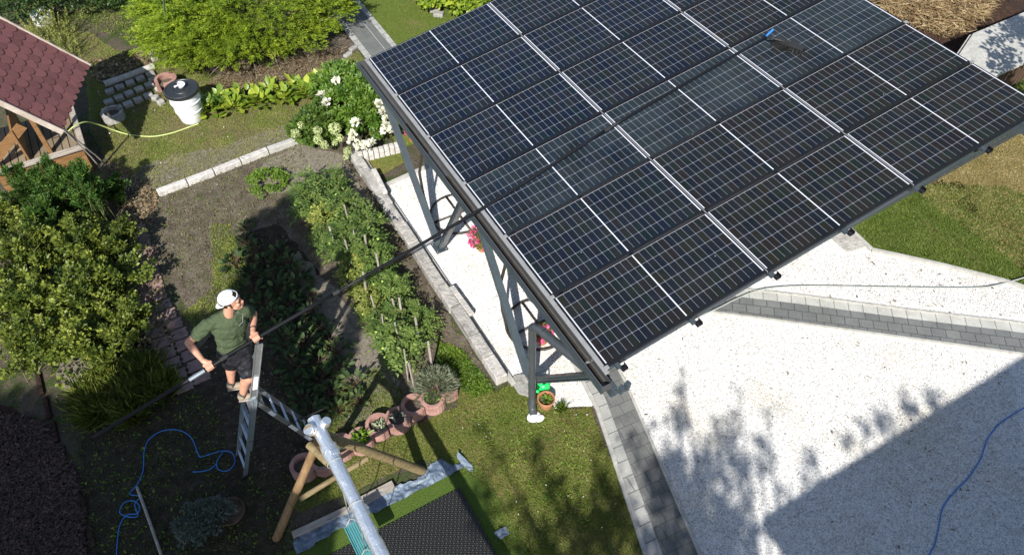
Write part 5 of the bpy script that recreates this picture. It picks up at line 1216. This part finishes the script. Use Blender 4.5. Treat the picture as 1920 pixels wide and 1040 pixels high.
for i, (x, y_) in enumerate([(645, 385), (662, 432), (617, 425), (683, 440), (705, 475), (646, 450), (735, 560), (680, 510), (748, 558), (695, 555), (778, 595), (716, 590), (740, 605), (802, 640), (757, 655), (766, 680)]):
    a = Vector(at(x, y_, .72)); b = Vector((a.x + random.uniform(-.04, .04), a.y + random.uniform(-.03, .03), -.05)); tag(MB().bar(a, b, .030, .018).build('wooden_stake', M['grey_wood'], bevel=.003), f"grey wooden stake among the tomato plants, {ORD[i+1]} counting from the far end", 'stake', 'wooden stakes among the tomatoes')
# beets / chard
def beet(n, L, m='beet'):
    t = empty('beet_plant', (0, 0, 0), 0, 'beet', 'beet plant', 'beet plants in the shaded bed')
    a = rng.uniform(0, 6.28, n); el = rng.uniform(.35, 1.2, n); q = np.stack([np.cos(a) * np.cos(el), np.sin(a) * np.cos(el), np.sin(el)], 1); r_ = rng.uniform(.08, .20, n)
    leaves('leaf_blades', q * r_[:, None], q + np.array([0, 0, -.35]) + rdir(n) * .3, unit(rdir(n) * .35 + np.array([0, 0, 1.])), rng.uniform(.7, 1.2, n) * L, rng.uniform(.7, 1.1, n) * L * .55, M[m], t, 'oval')
    mb = MB()
    for i in range(0, n, 2): mb.tube([(0, 0, 0), tuple(q[i] * r_[i] * .6), tuple(q[i] * (r_[i] + L * .4))], [.006, .005, .003], 4)
    mb.build('stalks', M['beetstem'], t); return t
bp = [beet(30, .115), beet(26, .105), beet(34, .12)]; used = set(); k = 0
rows = [(-2.72, -.75, -3.9, 11, 'row nearest the man'), (-2.42, -.10, -4.0, 14, 'middle row'), (-2.12, -.9, -3.95, 12, 'row nearest the tomatoes')]
for x, ya, yb, n, nm in rows:
    for i in range(n):
        y_ = ya + (yb - ya) * i / (n - 1); v = random.randrange(3); lab = f"dark leafy beet plant, {ORD[i+1]} from the far end of the {nm}"; loc = (x + random.uniform(-.06, .06) - .1 * (y_ > -1), y_ + random.uniform(-.05, .05), 0)
        if v not in used: used.add(v); bp[v].location = loc; bp[v]['label'] = lab
        else: dup(bp[v], loc, random.uniform(0, 6.28), random.uniform(.8, 1.15), lab)
# left hand shrubs, grown cane by cane
def cane_bush(name, c, r, h, nc, per, L, Wd, m, label, cat, group=None, tm='oval', spread=1.0, leafr=.055, stemm='stem', up=.25):
    t = empty(name, (c[0], c[1], 0), 0, label, cat, group); P = []; A = []; T = []; mb = MB()
    for _ in range(nc):
        a = random.uniform(0, 6.283); e = r * spread * random.uniform(.25, 1.15) * (1.25 if random.random() < .12 else 1); hh = h * random.uniform(.55, 1.08) * (1 - .35 * (e / r) ** 2)
        s0 = np.array([random.gauss(0, r * .22), random.gauss(0, r * .22), 0]); tip = np.array([e * math.cos(a), e * math.sin(a), hh]); mid = s0 * .4 + tip * .6; mid[2] = hh * .85
        mb.tube([tuple(s0), tuple((s0 + mid) / 2 + np.array([0, 0, hh * .12])), tuple(mid), tuple(tip)], [.008, .007, .005, .003], 4)
        f = rng.uniform(.18, 1.0, per) ** .8; pos = (1 - f)[:, None] ** 2 * s0 + (2 * f * (1 - f))[:, None] * (mid + np.array([0, 0, hh * .25])) + (f ** 2)[:, None] * tip
        o = rdir(per, -.6, 1); P.append(pos + o * leafr * rng.uniform(.3, 1, (per, 1))); A.append(o + np.array([0, 0, up]) + (tip - s0) * .4); T.append(np.clip(random.uniform(0, .55) + f * .35 + rng.normal(0, .15, per), 0, 1))
    P = np.concatenate(P); A = np.concatenate(A); T = np.concatenate(T); k = P[:, 2] > .02; P, A, T = P[k], A[k], T[k]; n = len(P)
    leaves('foliage', P, A, unit(rdir(n) * .7 + np.array([0, 0, 1.0])), rng.uniform(.45, 1.3, n) * L, rng.uniform(.6, 1.2, n) * Wd, M[m], t, tm, T)
    mb.build('canes', M[stemm], t); return t
for (x, y_, h, r_, nc, lab) in [(60, 366, 1.15, .42, 72, 'tall fine-leaved green perennial against the front of the hut'), (112, 356, 1.25, .38, 72, 'tall fine-leaved green perennial at the hut front corner'), (165, 360, 1.2, .34, 64, 'tall fine-leaved green perennial below the leaning canes'), (212, 356, .55, .30, 34, 'low dark green shrub at the foot of the leaning canes'), (90, 420, .9, .42, 50, 'fine-leaved green perennial in the second row behind the currants')]:
    c = at(x, y_, h * .55); cane_bush('perennial', c, r_, h, nc, 130, .055, .018, 'fine', lab, 'perennial', 'fine-leaved perennials by the hut', 'diamond', .8, .04, up=.6)
for i, (x, y_, h, r_, nc) in enumerate([(55, 470, 1.05, .50, 46), (140, 462, 1.0, .50, 46), (50, 560, 1.0, .50, 46), (140, 556, .95, .52, 50), (222, 515, .75, .42, 24), (60, 640, .85, .46, 40), (150, 640, .8, .44, 38), (232, 600, .75, .42, 28), (-30, 560, 1.0, .6, 40), (-20, 430, 1.0, .6, 40), (205, 450, .85, .42, 34), (200, 655, .6, .36, 24)]):
    c = at(x, y_, h * .55)
    cane_bush('currant_bush', c, r_ * 1.05, h, int(nc * 1.1), 84, .052, .040, 'currant', ['yellow green currant bush touching the tall perennials at the left edge', 'yellow green currant bush below the leaning canes', 'broad currant bush in the middle of the left edge', 'full currant bush left of the red paver path', 'sparse currant bush reaching over the top of the red path', 'yellowish currant bush at the lower left edge', 'yellowish currant bush above the long grass clump', 'thin twiggy currant bush beside the red path curve', 'currant bush outermost on the left, middle height', 'currant bush outermost on the left, beside the hut', 'currant bush at the upper bend of the red path', 'low currant bush just above the long grass'][i], 'bush', 'currant bushes left of the red path')
for i, (x, y_) in enumerate([(246, 462), (283, 496)]):
    small_plant('shoot', at(x, y_, .30), 20, .09, .08, .07, .055, 'currant', ['bright young currant shoot over the upper red path', 'bright lone leaf cluster leaning over the red path'][i])
for i, (x, y_) in enumerate([(48, 695), (118, 690), (128, 715), (62, 660), (190, 672)]):
    small_plant('shoot', at(x, y_, .06), 34, .13, .12, .065, .05, 'currant', f"small currant seedling on the light soil below the bushes, {ORD[i+1]} of five")
# long grass clumps
def grass_clump(c, r, n, L, label, m='grass'):
    q = rdir(n, .15, .95); b = np.column_stack([rng.normal(0, r * .35, (n, 2)), np.zeros(n)]); ax = q + np.column_stack([b[:, :2] * 2, np.full(n, .3)])
    o = leaves('grass_clump', b, ax, rdir(n), rng.uniform(.5, 1.2, n) * L, .008, M[m], None, 'diamond'); o.location = (c[0], c[1], 0); return tag(o, label, 'grass clump', 'long grass clumps below the currants')
for i, (x, y_, r_) in enumerate([(175, 742, .22), (185, 775, .20), (232, 738, .26), (270, 700, .24), (250, 770, .22), (215, 700, .24), (300, 730, .2)]):
    grass_clump(at(x, y_), r_, 900, .30, f"clump of long drooping grass left of the red path, {ORD[i+1]} from the left")
# silver plant in pot, bottom
t = empty('potted_plant', at(388, 985), 0, 'dark silvery succulent plant spilling from a round pot in the shaded grass', 'potted plant')
p, o, tt = crown((.36, .24, .17), 60, 40, .06, .4, -.1); p[:, 2] += .16; k = p[:, 2] > .01; p, o, tt = p[k], o[k], tt[k]; leaves('foliage', p, o + rdir(len(p)) * .4, rdir(len(p), .2, 1), .035, .018, M['sedum'], t, 'oval', tt * .6)
pt = MB(); pt.lathe([(.13, 0), (.165, .13), (.18, .13), (.18, .11), (.15, .1), (.001, .1)], n=24); o = pt.build('pot', M['bark'], t); o.location = (.30, -.02, 0)
# spiky yellow plants top left
for i, (x, y_) in enumerate([(66, 62), (82, 70), (98, 60), (112, 78), (122, 64), (132, 88), (108, 52), (142, 98)]):
    t = empty('spiky_plant', at(x, y_ + 12), 0, f"upright spiky yellow green plant behind the hut roof, {ORD[i+1]} from the left", 'plant', 'spiky plants behind the hut')
    P = []; A = []
    for s_ in range(9):
        bx, by = random.gauss(0, .09), random.gauss(0, .09); lx, ly = random.gauss(0, .12), random.gauss(0, .12); h = random.uniform(.35, .65)
        for k in range(60): f = k / 60; P.append((bx + lx * f, by + ly * f, h * f)); a = random.uniform(0, 6.28); A.append((math.cos(a), math.sin(a), .8))
    leaves('foliage', np.array(P), np.array(A), rdir(len(P), .2, 1), .05, .014, M['spike'], t, 'diamond')
# dark hedge at the far left, leafy bush beyond the roof, compost and shed at the right
for i, (x, y_, z, r_) in enumerate([(40, -10, .9, .8), (150, -38, .9, 1.0), (230, -42, .9, .9)]):
    c = at(x, y_, z * .6); bush('hedge_shrub', (c[0], c[1], z * .55), (r_, r_, z * .6), 90, 40, .16, .08, .045, 'tree', ['dark shrub behind the white plastic box', 'dark green shrub at the far edge of the back lawn', 'dark green shrub left of the juniper at the far edge'][i], 'shrub', stems=5)
for i, (x, y_) in enumerate([(820, -18), (862, -8), (905, -28)]):
    c = at(x, y_, .3); bush('broadleaf_bush', (c[0], c[1], .3), (.55, .5, .32), 70, 34, .12, .11, .08, 'hosta', ['broad-leaved bush behind the far roof edge, the left one', 'broad-leaved bush behind the far roof edge, the middle one', 'broad-leaved bush behind the far roof edge, mostly hidden right one'][i], 'bush', 'broad-leaved bushes beyond the roof', 'oval')
# compost heap of dry stalks
hp = gpoly([(1560, -90), (1590, -10), (1650, 50), (1740, 82), (1790, 82), (1830, 62), (1850, 30), (1860, -20), (1800, -100)])
cxy = np.array(at(1730, -5)[:2])
def hgt(x, y): return np.clip(.62 - .10 * ((x - cxy[0]) ** 2 + (y - cxy[1]) ** 2), 0, .62) * (.85 + .25 * np.sin(x * 5) * np.sin(y * 4))
n = 30000; q = scatter(hp, n); p = np.column_stack([q, hgt(q[:, 0], q[:, 1]) + rng.uniform(0, .09, n)]); o = leaves('dry_stalk_heap', p, rdir(n, -.35, .45), rdir(n), rng.uniform(.05, .32, n), rng.uniform(.008, .022, n), M['straw'], None, 'blade'); tag(o, kind='stuff')
bm_ = MB(); ring = 40; vs = [(cxy[0], cxy[1], hgt(cxy[0], cxy[1]))]
for j in range(1, 9):
    for k in range(ring): a = 2 * math.pi * k / ring; r_ = j * .33; x = cxy[0] + r_ * math.cos(a); y_ = cxy[1] + r_ * math.sin(a); vs.append((x, y_, float(hgt(x, y_)) - .02))
fs = [(0, 1 + k, 1 + (k + 1) % ring) for k in range(ring)] + [(1 + (j - 1) * ring + k, 1 + j * ring + k, 1 + j * ring + (k + 1) % ring, 1 + (j - 1) * ring + (k + 1) % ring) for j in range(1, 8) for k in range(ring)]
bm_.add(vs, fs); o = bm_.build('heap_soil', M['mulch']); o['kind'] = 'structure'
sheet('soil', [(8.4, -2.4), (12.0, -2.6), (14, -.8), (14, 4), (8.0, 4)], -.002, M['soil'], .06)
sh = empty('shed', (12.6, -2.4, 0), 0, 'low shed with a pale grey sheet roof beside the dry compost heap', 'shed')
rc = [Vector(at(1817, 66, .95)), Vector(at(1796, 97, .95)), Vector(at(1856, 137, .95)), Vector(at(1884, 38, .95))]
e1 = (rc[1] - rc[0]); u_ = (rc[3] - rc[0]).normalized(); far0 = rc[0] + u_ * 3.2; dn = (rc[2] - rc[1]); 
near = rc[0] + e1 * 4.2
poly = [rc[0], near, near + u_ * 3.2, far0]; oo = Vector((12.6, -2.4, 0))
mb = MB(); mb.add([p_ - oo for p_ in poly] + [p_ - oo - Vector((0, 0, .05)) for p_ in poly], [(0, 1, 2, 3), (4, 7, 6, 5), (0, 4, 5, 1), (1, 5, 6, 2), (2, 6, 7, 3), (3, 7, 4, 0)]); mb.build('roof_sheet', M['kerb'], sh)
mb = MB(); mb.bar(rc[0] - oo + u_ * .10 + Vector((0, 0, .012)), near - oo + u_ * .10 + Vector((0, 0, .012)), .012, .02); mb.build('roof_seam', M['dark'], sh)
inn = [p_ + (sum((q_ for q_ in poly), Vector()) / 4 - p_) * .08 for p_ in poly]; mb = MB(); mb.prism([(p_ - oo)[:2] for p_ in inn], 0, .90); mb.build('walls', M['brown_wood'], sh)
c = at(1868, 150, .25); bush('corner_shrub', (c[0], c[1], .25), (.35, .35, .3), 30, 24, .10, .09, .07, 'currant', 'small yellow green shrub in the shade beside the shed roof', 'shrub', tm='oval')
c = at(1925, 40, 2.2); t = bush('overhanging_tree', (c[0] + .6, c[1] - 1.6, 2.5), (1.2, 1.2, .9), 70, 40, .22, .12, .07, 'tree', 'small leafy tree whose shade falls on the shed roof', 'tree'); MB().tube([(0, 0, 0), (.05, 0, 1.2), (0, .1, 2.4)], [.10, .08, .05], 10).build('trunk', M['bark'], t)

# ---------- grass, weeds, litter (uncountable)
def grass(name, poly, n, L, Wd, m, tall=.7, z=.0):
    q = scatter(poly, n); p = np.column_stack([q, np.full(n, z)]); ax = rdir(n, .1, 1.0); ax[:, 2] *= tall
    cl = np.sin(q[:, 0] * 7.3 + np.sin(q[:, 1] * 5)) * np.sin(q[:, 1] * 6.1 + np.sin(q[:, 0] * 4)); keep = rng.random(n) < (.75 + .3 * cl)
    p, ax = p[keep], ax[keep]; n = len(p)
    return tag(leaves(name, p, ax, rdir(n), rng.uniform(.5, 1.3, n) * L, rng.uniform(.7, 1.3, n) * Wd, M[m], None, 'diamond', np.clip(.5 + .25 * cl[keep] + rng.normal(0, .2, n), 0, 1)), kind='stuff')
grass('grass', L_top, 52000, .035, .007, 'grass'); grass('dry_grass', L_top, 38000, .04, .006, 'grass_dry', .4)
grass('grass', L_front, 60000, .032, .0055, 'grass'); grass('dry_grass', L_front, 30000, .03, .005, 'grass_dry', .4)
grass('grass', [L_ne[0], L_ne[1], (2.3, .8), (6, .8), (6, 7), (1.8, 9)], 42000, .035, .007, 'grass_lush')
grass('grass', gpoly([(1597, 440), (1633, 466), (1762, 494), (1890, 528), (1960, 540), (1960, 380), (1884, 350), (1700, 345)]), 38000, .04, .009, 'grass_lush')
grass('dry_grass', gpoly([(1700, 350), (1884, 480), (1960, 500), (1960, 220), (1880, 240), (1780, 290)]), 30000, .04, .008, 'grass_tan', .4)
grass('grass', L_strip, 8000, .03, .006, 'grass'); sheet('lawn', L_strip, .003, M['lawn'], .01)
sheet('soil', gpoly([(160, 770), (250, 720), (330, 700), (385, 640), (425, 560), (428, 450), (520, 415), (590, 500), (640, 590), (615, 680), (645, 750), (600, 850), (570, 890), (545, 960), (520, 1060), (150, 1060), (150, 920)]), -.0025, M['shade_toned_soil'], .05)  # dark sheet that paints the tree shade onto the soil
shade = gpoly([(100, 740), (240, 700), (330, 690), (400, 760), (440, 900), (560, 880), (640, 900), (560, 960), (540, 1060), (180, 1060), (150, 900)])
grass('grass', shade, 16000, .035, .006, 'shade_toned_grass'); grass('dry_grass', shade, 3000, .03, .006, 'litter', .4)  # green blades carry the shade in their colour
back = gpoly([(30, 20), (120, 60), (170, 55), (280, 90), (300, 40), (280, -60), (0, -60)])
grass('grass', back, 14000, .05, .010, 'grass')
between = gpoly([(560, 270), (480, 300), (300, 365), (250, 400), (300, 520), (400, 560), (420, 460), (520, 400), (620, 380)])
grass('weeds', between, 5000, .025, .010, 'weed')
grass('weeds', gpoly([(395, 420), (430, 420), (470, 520), (430, 560), (370, 620), (340, 590), (400, 540)]), 9000, .035, .010, 'grass')
grass('weeds', gpoly([(640, 730), (700, 690), (760, 740), (720, 800), (650, 830), (600, 800)]), 9000, .035, .008, 'grass')
grass('weeds', gpoly([(820, 640), (870, 660), (925, 730), (890, 745), (820, 700)]), 5000, .05, .022, 'weed')
grass('weeds', gpoly([(860, 770), (1080, 770), (1150, 900), (1100, 1000), (950, 900)]), 1600, .05, .016, 'weed')
grass('weeds', shade, 1600, .05, .022, 'weed')
grass('weeds', turf, 24000, .016, .005, 'grass')
litter('leaf_litter', bed, 1500, .028, .012, 'litter'); litter('leaf_litter', between, 900, .03, .014, 'litter')
grass('weeds', bed, 3500, .03, .014, 'weed'); grass('weeds', bed, 5000, .03, .006, 'grass_dry')
litter('leaf_litter', gpoly([(200, 300), (300, 360), (280, 450), (330, 640), (300, 700), (200, 620), (230, 400)]), 2600, .045, .03, 'litter')
litter('bark_mulch_chips', gpoly([(-60, 770), (80, 790), (150, 900), (165, 1060), (-60, 1060)]), 15000, .05, .018, 'bark_chip', zr=.04)
litter('leaf_litter', gpoly([(150, 120), (280, 90), (290, 140), (200, 170)]), 700, .06, .04, 'litter')
yard = gpoly([(1170, 700), (1340, 600), (1884, 670), (1960, 1060), (1320, 1060)])
litter('fallen_leaves', yard, 90, .04, .016, 'litter', z=.006, zr=.004); litter('fallen_leaves', gpoly([(1480, 560), (1640, 475), (1884, 540), (1884, 600)]), 40, .05, .02, 'litter', z=.006, zr=.004)
def pebbles(name, poly, n, r, m, z=.0):
    q = scatter(poly, n); p = np.column_stack([q, np.full(n, z)]); return tag(leaves(name, p, rdir(n, -.4, .5), rdir(n), rng.uniform(.6, 1.5, n) * r, rng.uniform(.6, 1.3, n) * r * .8, M[m], None, 'chip'), kind='stuff')
M['chipw'] = m_leaf('white_stone_chip', G_((.40, .38, .35), (.72, .71, .68), (.86, .85, .83)), .8, 0)
pebbles('gravel_chips', gpoly([(722, 350), (800, 320), (1000, 500), (1100, 700), (1100, 755), (1010, 705), (970, 690)]), 16000, .016, 'chipw', .001)
pebbles('gravel_chips', gpoly([(1175, 700), (1340, 595), (1890, 668), (1960, 1060), (1325, 1060)]), 52000, .017, 'chipw', .001)
pebbles('gravel_chips', gpoly([(1480, 545), (1560, 478), (1640, 476), (1884, 535), (1960, 560), (1960, 600), (1700, 570)]), 14000, .018, 'chipw', .001)
pebbles('daisies', gpoly([(820, 780), (1100, 770), (1180, 1000), (960, 1000)]), 34, .018, 'whitefl', .03); pebbles('daisies', L_top, 40, .02, 'whitefl', .03)
# tall grass tuft and weeds at the downpipe pot
grass_clump(at(1052, 765), .06, 120, .12, 'small weed tuft growing beside the terracotta pot', 'weed')

# ================================================================== WHAT SHADES THE GARDEN (behind the camera)
def sunward(px, py, z):
    g = Vector(at(px, py, 0)); return g - sdir * (z / -sdir.z)
keep_a = [(Vector((-2.35, -2.85)), Vector((-1.30, -1.35)), .34)]
def shade_tree(name, base, label, spec, zr, leaf=.11, lw=.065, trunk_h=4.5, keep=(), dens=9.0):
    t = empty('tree', (base[0], base[1], 0), 0, label, 'tree'); P = []; cents = []
    for (x, y_, r_, den) in spec:
        z = random.uniform(*zr); c = sunward(x, y_, z); n = int(420 * r_ * r_ * den * dens)
        d = rdir(n) * (rng.random((n, 1)) ** .4) * np.array([r_, r_, r_ * .8]); P.append(np.array(c)[None] + d); cents.append(c)
    P = np.concatenate(P)
    g = P[:, :2] + np.array([sdir.x, sdir.y]) * (P[:, 2:3] / -sdir.z); ok = np.ones(len(P), bool)
    for a, b, rr in keep:
        ab = np.array(b - a); tt_ = np.clip(((g - np.array(a)) @ ab) / (ab @ ab), 0, 1); ok &= np.linalg.norm(g - (np.array(a) + tt_[:, None] * ab), axis=1) > rr
    P = P[ok] - np.array([base[0], base[1], 0]); n = len(P)
    leaves('crown', P, rdir(n), rdir(n), rng.uniform(.7, 1.3, n) * leaf, rng.uniform(.7, 1.3, n) * lw, M['tree'], t)
    MB().tube([(0, 0, -.05), (.1, .05, trunk_h * .5), (0, 0, trunk_h)], [.28, .22, .14], 12, jit=.05).build('trunk', M['bark'], t)
    mb = MB()
    for c in cents[::2]:
        c = c - Vector((base[0], base[1], 0)); s_ = Vector((0, 0, trunk_h * random.uniform(.55, 1))); mb.tube([s_, s_.lerp(c, .5) + Vector((0, 0, .3)), c], [.06, .035, .012], 6)
    mb.build('limbs', M['bark'], t); return t
A = [(545, 395, .30, .8), (500, 425, .34, 1), (565, 455, .34, 1), (515, 490, .45, 1), (590, 520, .32, 1), (545, 560, .45, 1), (465, 560, .40, .9), (610, 600, .36, 1), (655, 600, .25, .9), (520, 650, .5, 1), (585, 690, .45, 1), (430, 630, .45, 1), (380, 620, .3, .8), (640, 650, .22, .8),
     (330, 640, .4, .9), (500, 730, .6, 1), (420, 740, .6, 1), (590, 760, .30, .8), (330, 720, .5, 1), (250, 740, .35, .8), (240, 800, .5, 1), (150, 800, .5, 1), (80, 850, .6, 1), (350, 810, .6, 1), (450, 830, .6, 1), (540, 830, .40, 1),
     (300, 900, .7, 1), (180, 900, .7, 1), (60, 960, .8, 1), (400, 920, .7, 1), (500, 920, .55, 1), (575, 905, .28, 1), (600, 880, .22, 1), (250, 1000, .8, 1), (120, 1040, .9, 1), (400, 1010, .7, 1), (510, 1010, .5, 1), (585, 980, .28, .8), (620, 960, .14, .7), (-40, 880, .9, 1), (-80, 1000, .9, 1), (560, 1040, .4, .9), (330, 1080, .9, 1), (500, 1090, .6, 1), (270, 670, .18, .7)]
shade_tree('tree', (-8.3, -11.0), 'broad leafy tree standing left of the swing, shading the beets and ladder', A, (5.6, 7.6), keep=keep_a, dens=22.0)
Bs = [(905, 800, .12, .5), (925, 860, .14, .5), (1000, 845, .16, .6), (1015, 890, .16, .7), (1045, 905, .16, .7), (1122, 830, .10, .7), (1128, 880, .16, .8), (1150, 930, .26, .9), (1120, 975, .34, 1), (1050, 985, .26, .8), (1180, 1000, .4, 1), (995, 1010, .2, .6), (958, 935, .10, .5), (950, 1030, .2, .6), (1090, 1040, .5, 1), (1000, 1060, .3, .7), (980, 960, .12, .5), (900, 915, .20, .8), (905, 960, .2, .8),
      (1160, 785, .07, .6), (1182, 825, .12, .7), (1200, 870, .10, .6), (1255, 880, .13, .8), (1245, 950, .22, .9), (1290, 1010, .30, 1)]
shade_tree('tree', (-3.6, -15.2), 'slender tree behind the swing casting dappled shade on the front lawn', Bs, (6.2, 7.8), dens=3.2)
Cs = [(1276, 700, .05, .8), (1272, 735, .12, .8), (1268, 790, .17, .8), (1262, 850, .20, .8), (1385, 735, .05, .7), (1372, 775, .10, .8), (1340, 800, .10, .8), (1362, 825, .18, .9), (1335, 860, .22, .9), (1300, 890, .26, .8), (1385, 870, .20, .9), (1445, 755, .04, .6), (1440, 780, .08, .7), (1432, 830, .13, .7), (1425, 870, .15, .7), (1250, 905, .3, .9), (1310, 940, .38, 1), (1360, 1040, .4, 1), (1375, 930, .26, .8), (1345, 1000, .40, 1), (1400, 1000, .22, .7), (1520, 855, .10, .9), (1515, 890, .12, .9), (1590, 830, .12, .8), (1620, 800, .10, .8), (1660, 790, .16, .9), (1710, 765, .14, .9), (1750, 745, .16, .9), (1690, 740, .08, .7), (1470, 925, .12, .7), (1215, 800, .10, .5), (1240, 1030, .3, .9)]
shade_tree('tree', (-5.2, -17.2), 'tall spiky conifer behind the house corner casting pointed shadows on the gravel', Cs, (7.0, 8.6), dens=5.0)
# the house whose eave shades the gravel
hh_ = 5.4; ex0 = 1.51 - .671 * hh_; ey = -7.83 - .935 * hh_
hz = empty('house', (ex0 + 6, ey - 4, 0), 0, 'cream rendered house with dark tiled roof just behind the viewpoint, shading the gravel', 'house')
MB().box((0, -.2, 2.6), (11.2, 7.2, 5.2)).build('walls', M['house_wall'], hz)
mb = MB(); x0, x1, y0, y1 = -6.0, 6.0, -4.0, 4.0; mb.add([(x0, y1, hh_), (x1, y1, hh_), (x1, 0, hh_ + 2.0), (x0, 0, hh_ + 2.0), (x0, y0, hh_), (x1, y0, hh_), (x0, y1, hh_ - .15), (x1, y1, hh_ - .15), (x0, y0, hh_ - .15), (x1, y0, hh_ - .15)], [(0, 1, 2, 3), (3, 2, 5, 4), (0, 6, 7, 1), (4, 5, 9, 8), (6, 8, 9, 7), (0, 3, 4, 8, 6), (1, 7, 9, 5, 2)]); mb.build('roof', M['house_roof'], hz)
for x in (-3.6, 0, 3.6):
    for z in (1.5, 4.0):
        f = MB().box((x, 3.42, z), (1.2, .08, 1.3)).build('window', M['white'], hz); MB().box((x, 3.465, z), (1.06, .02, 1.16)).build('pane', M['window'], f)
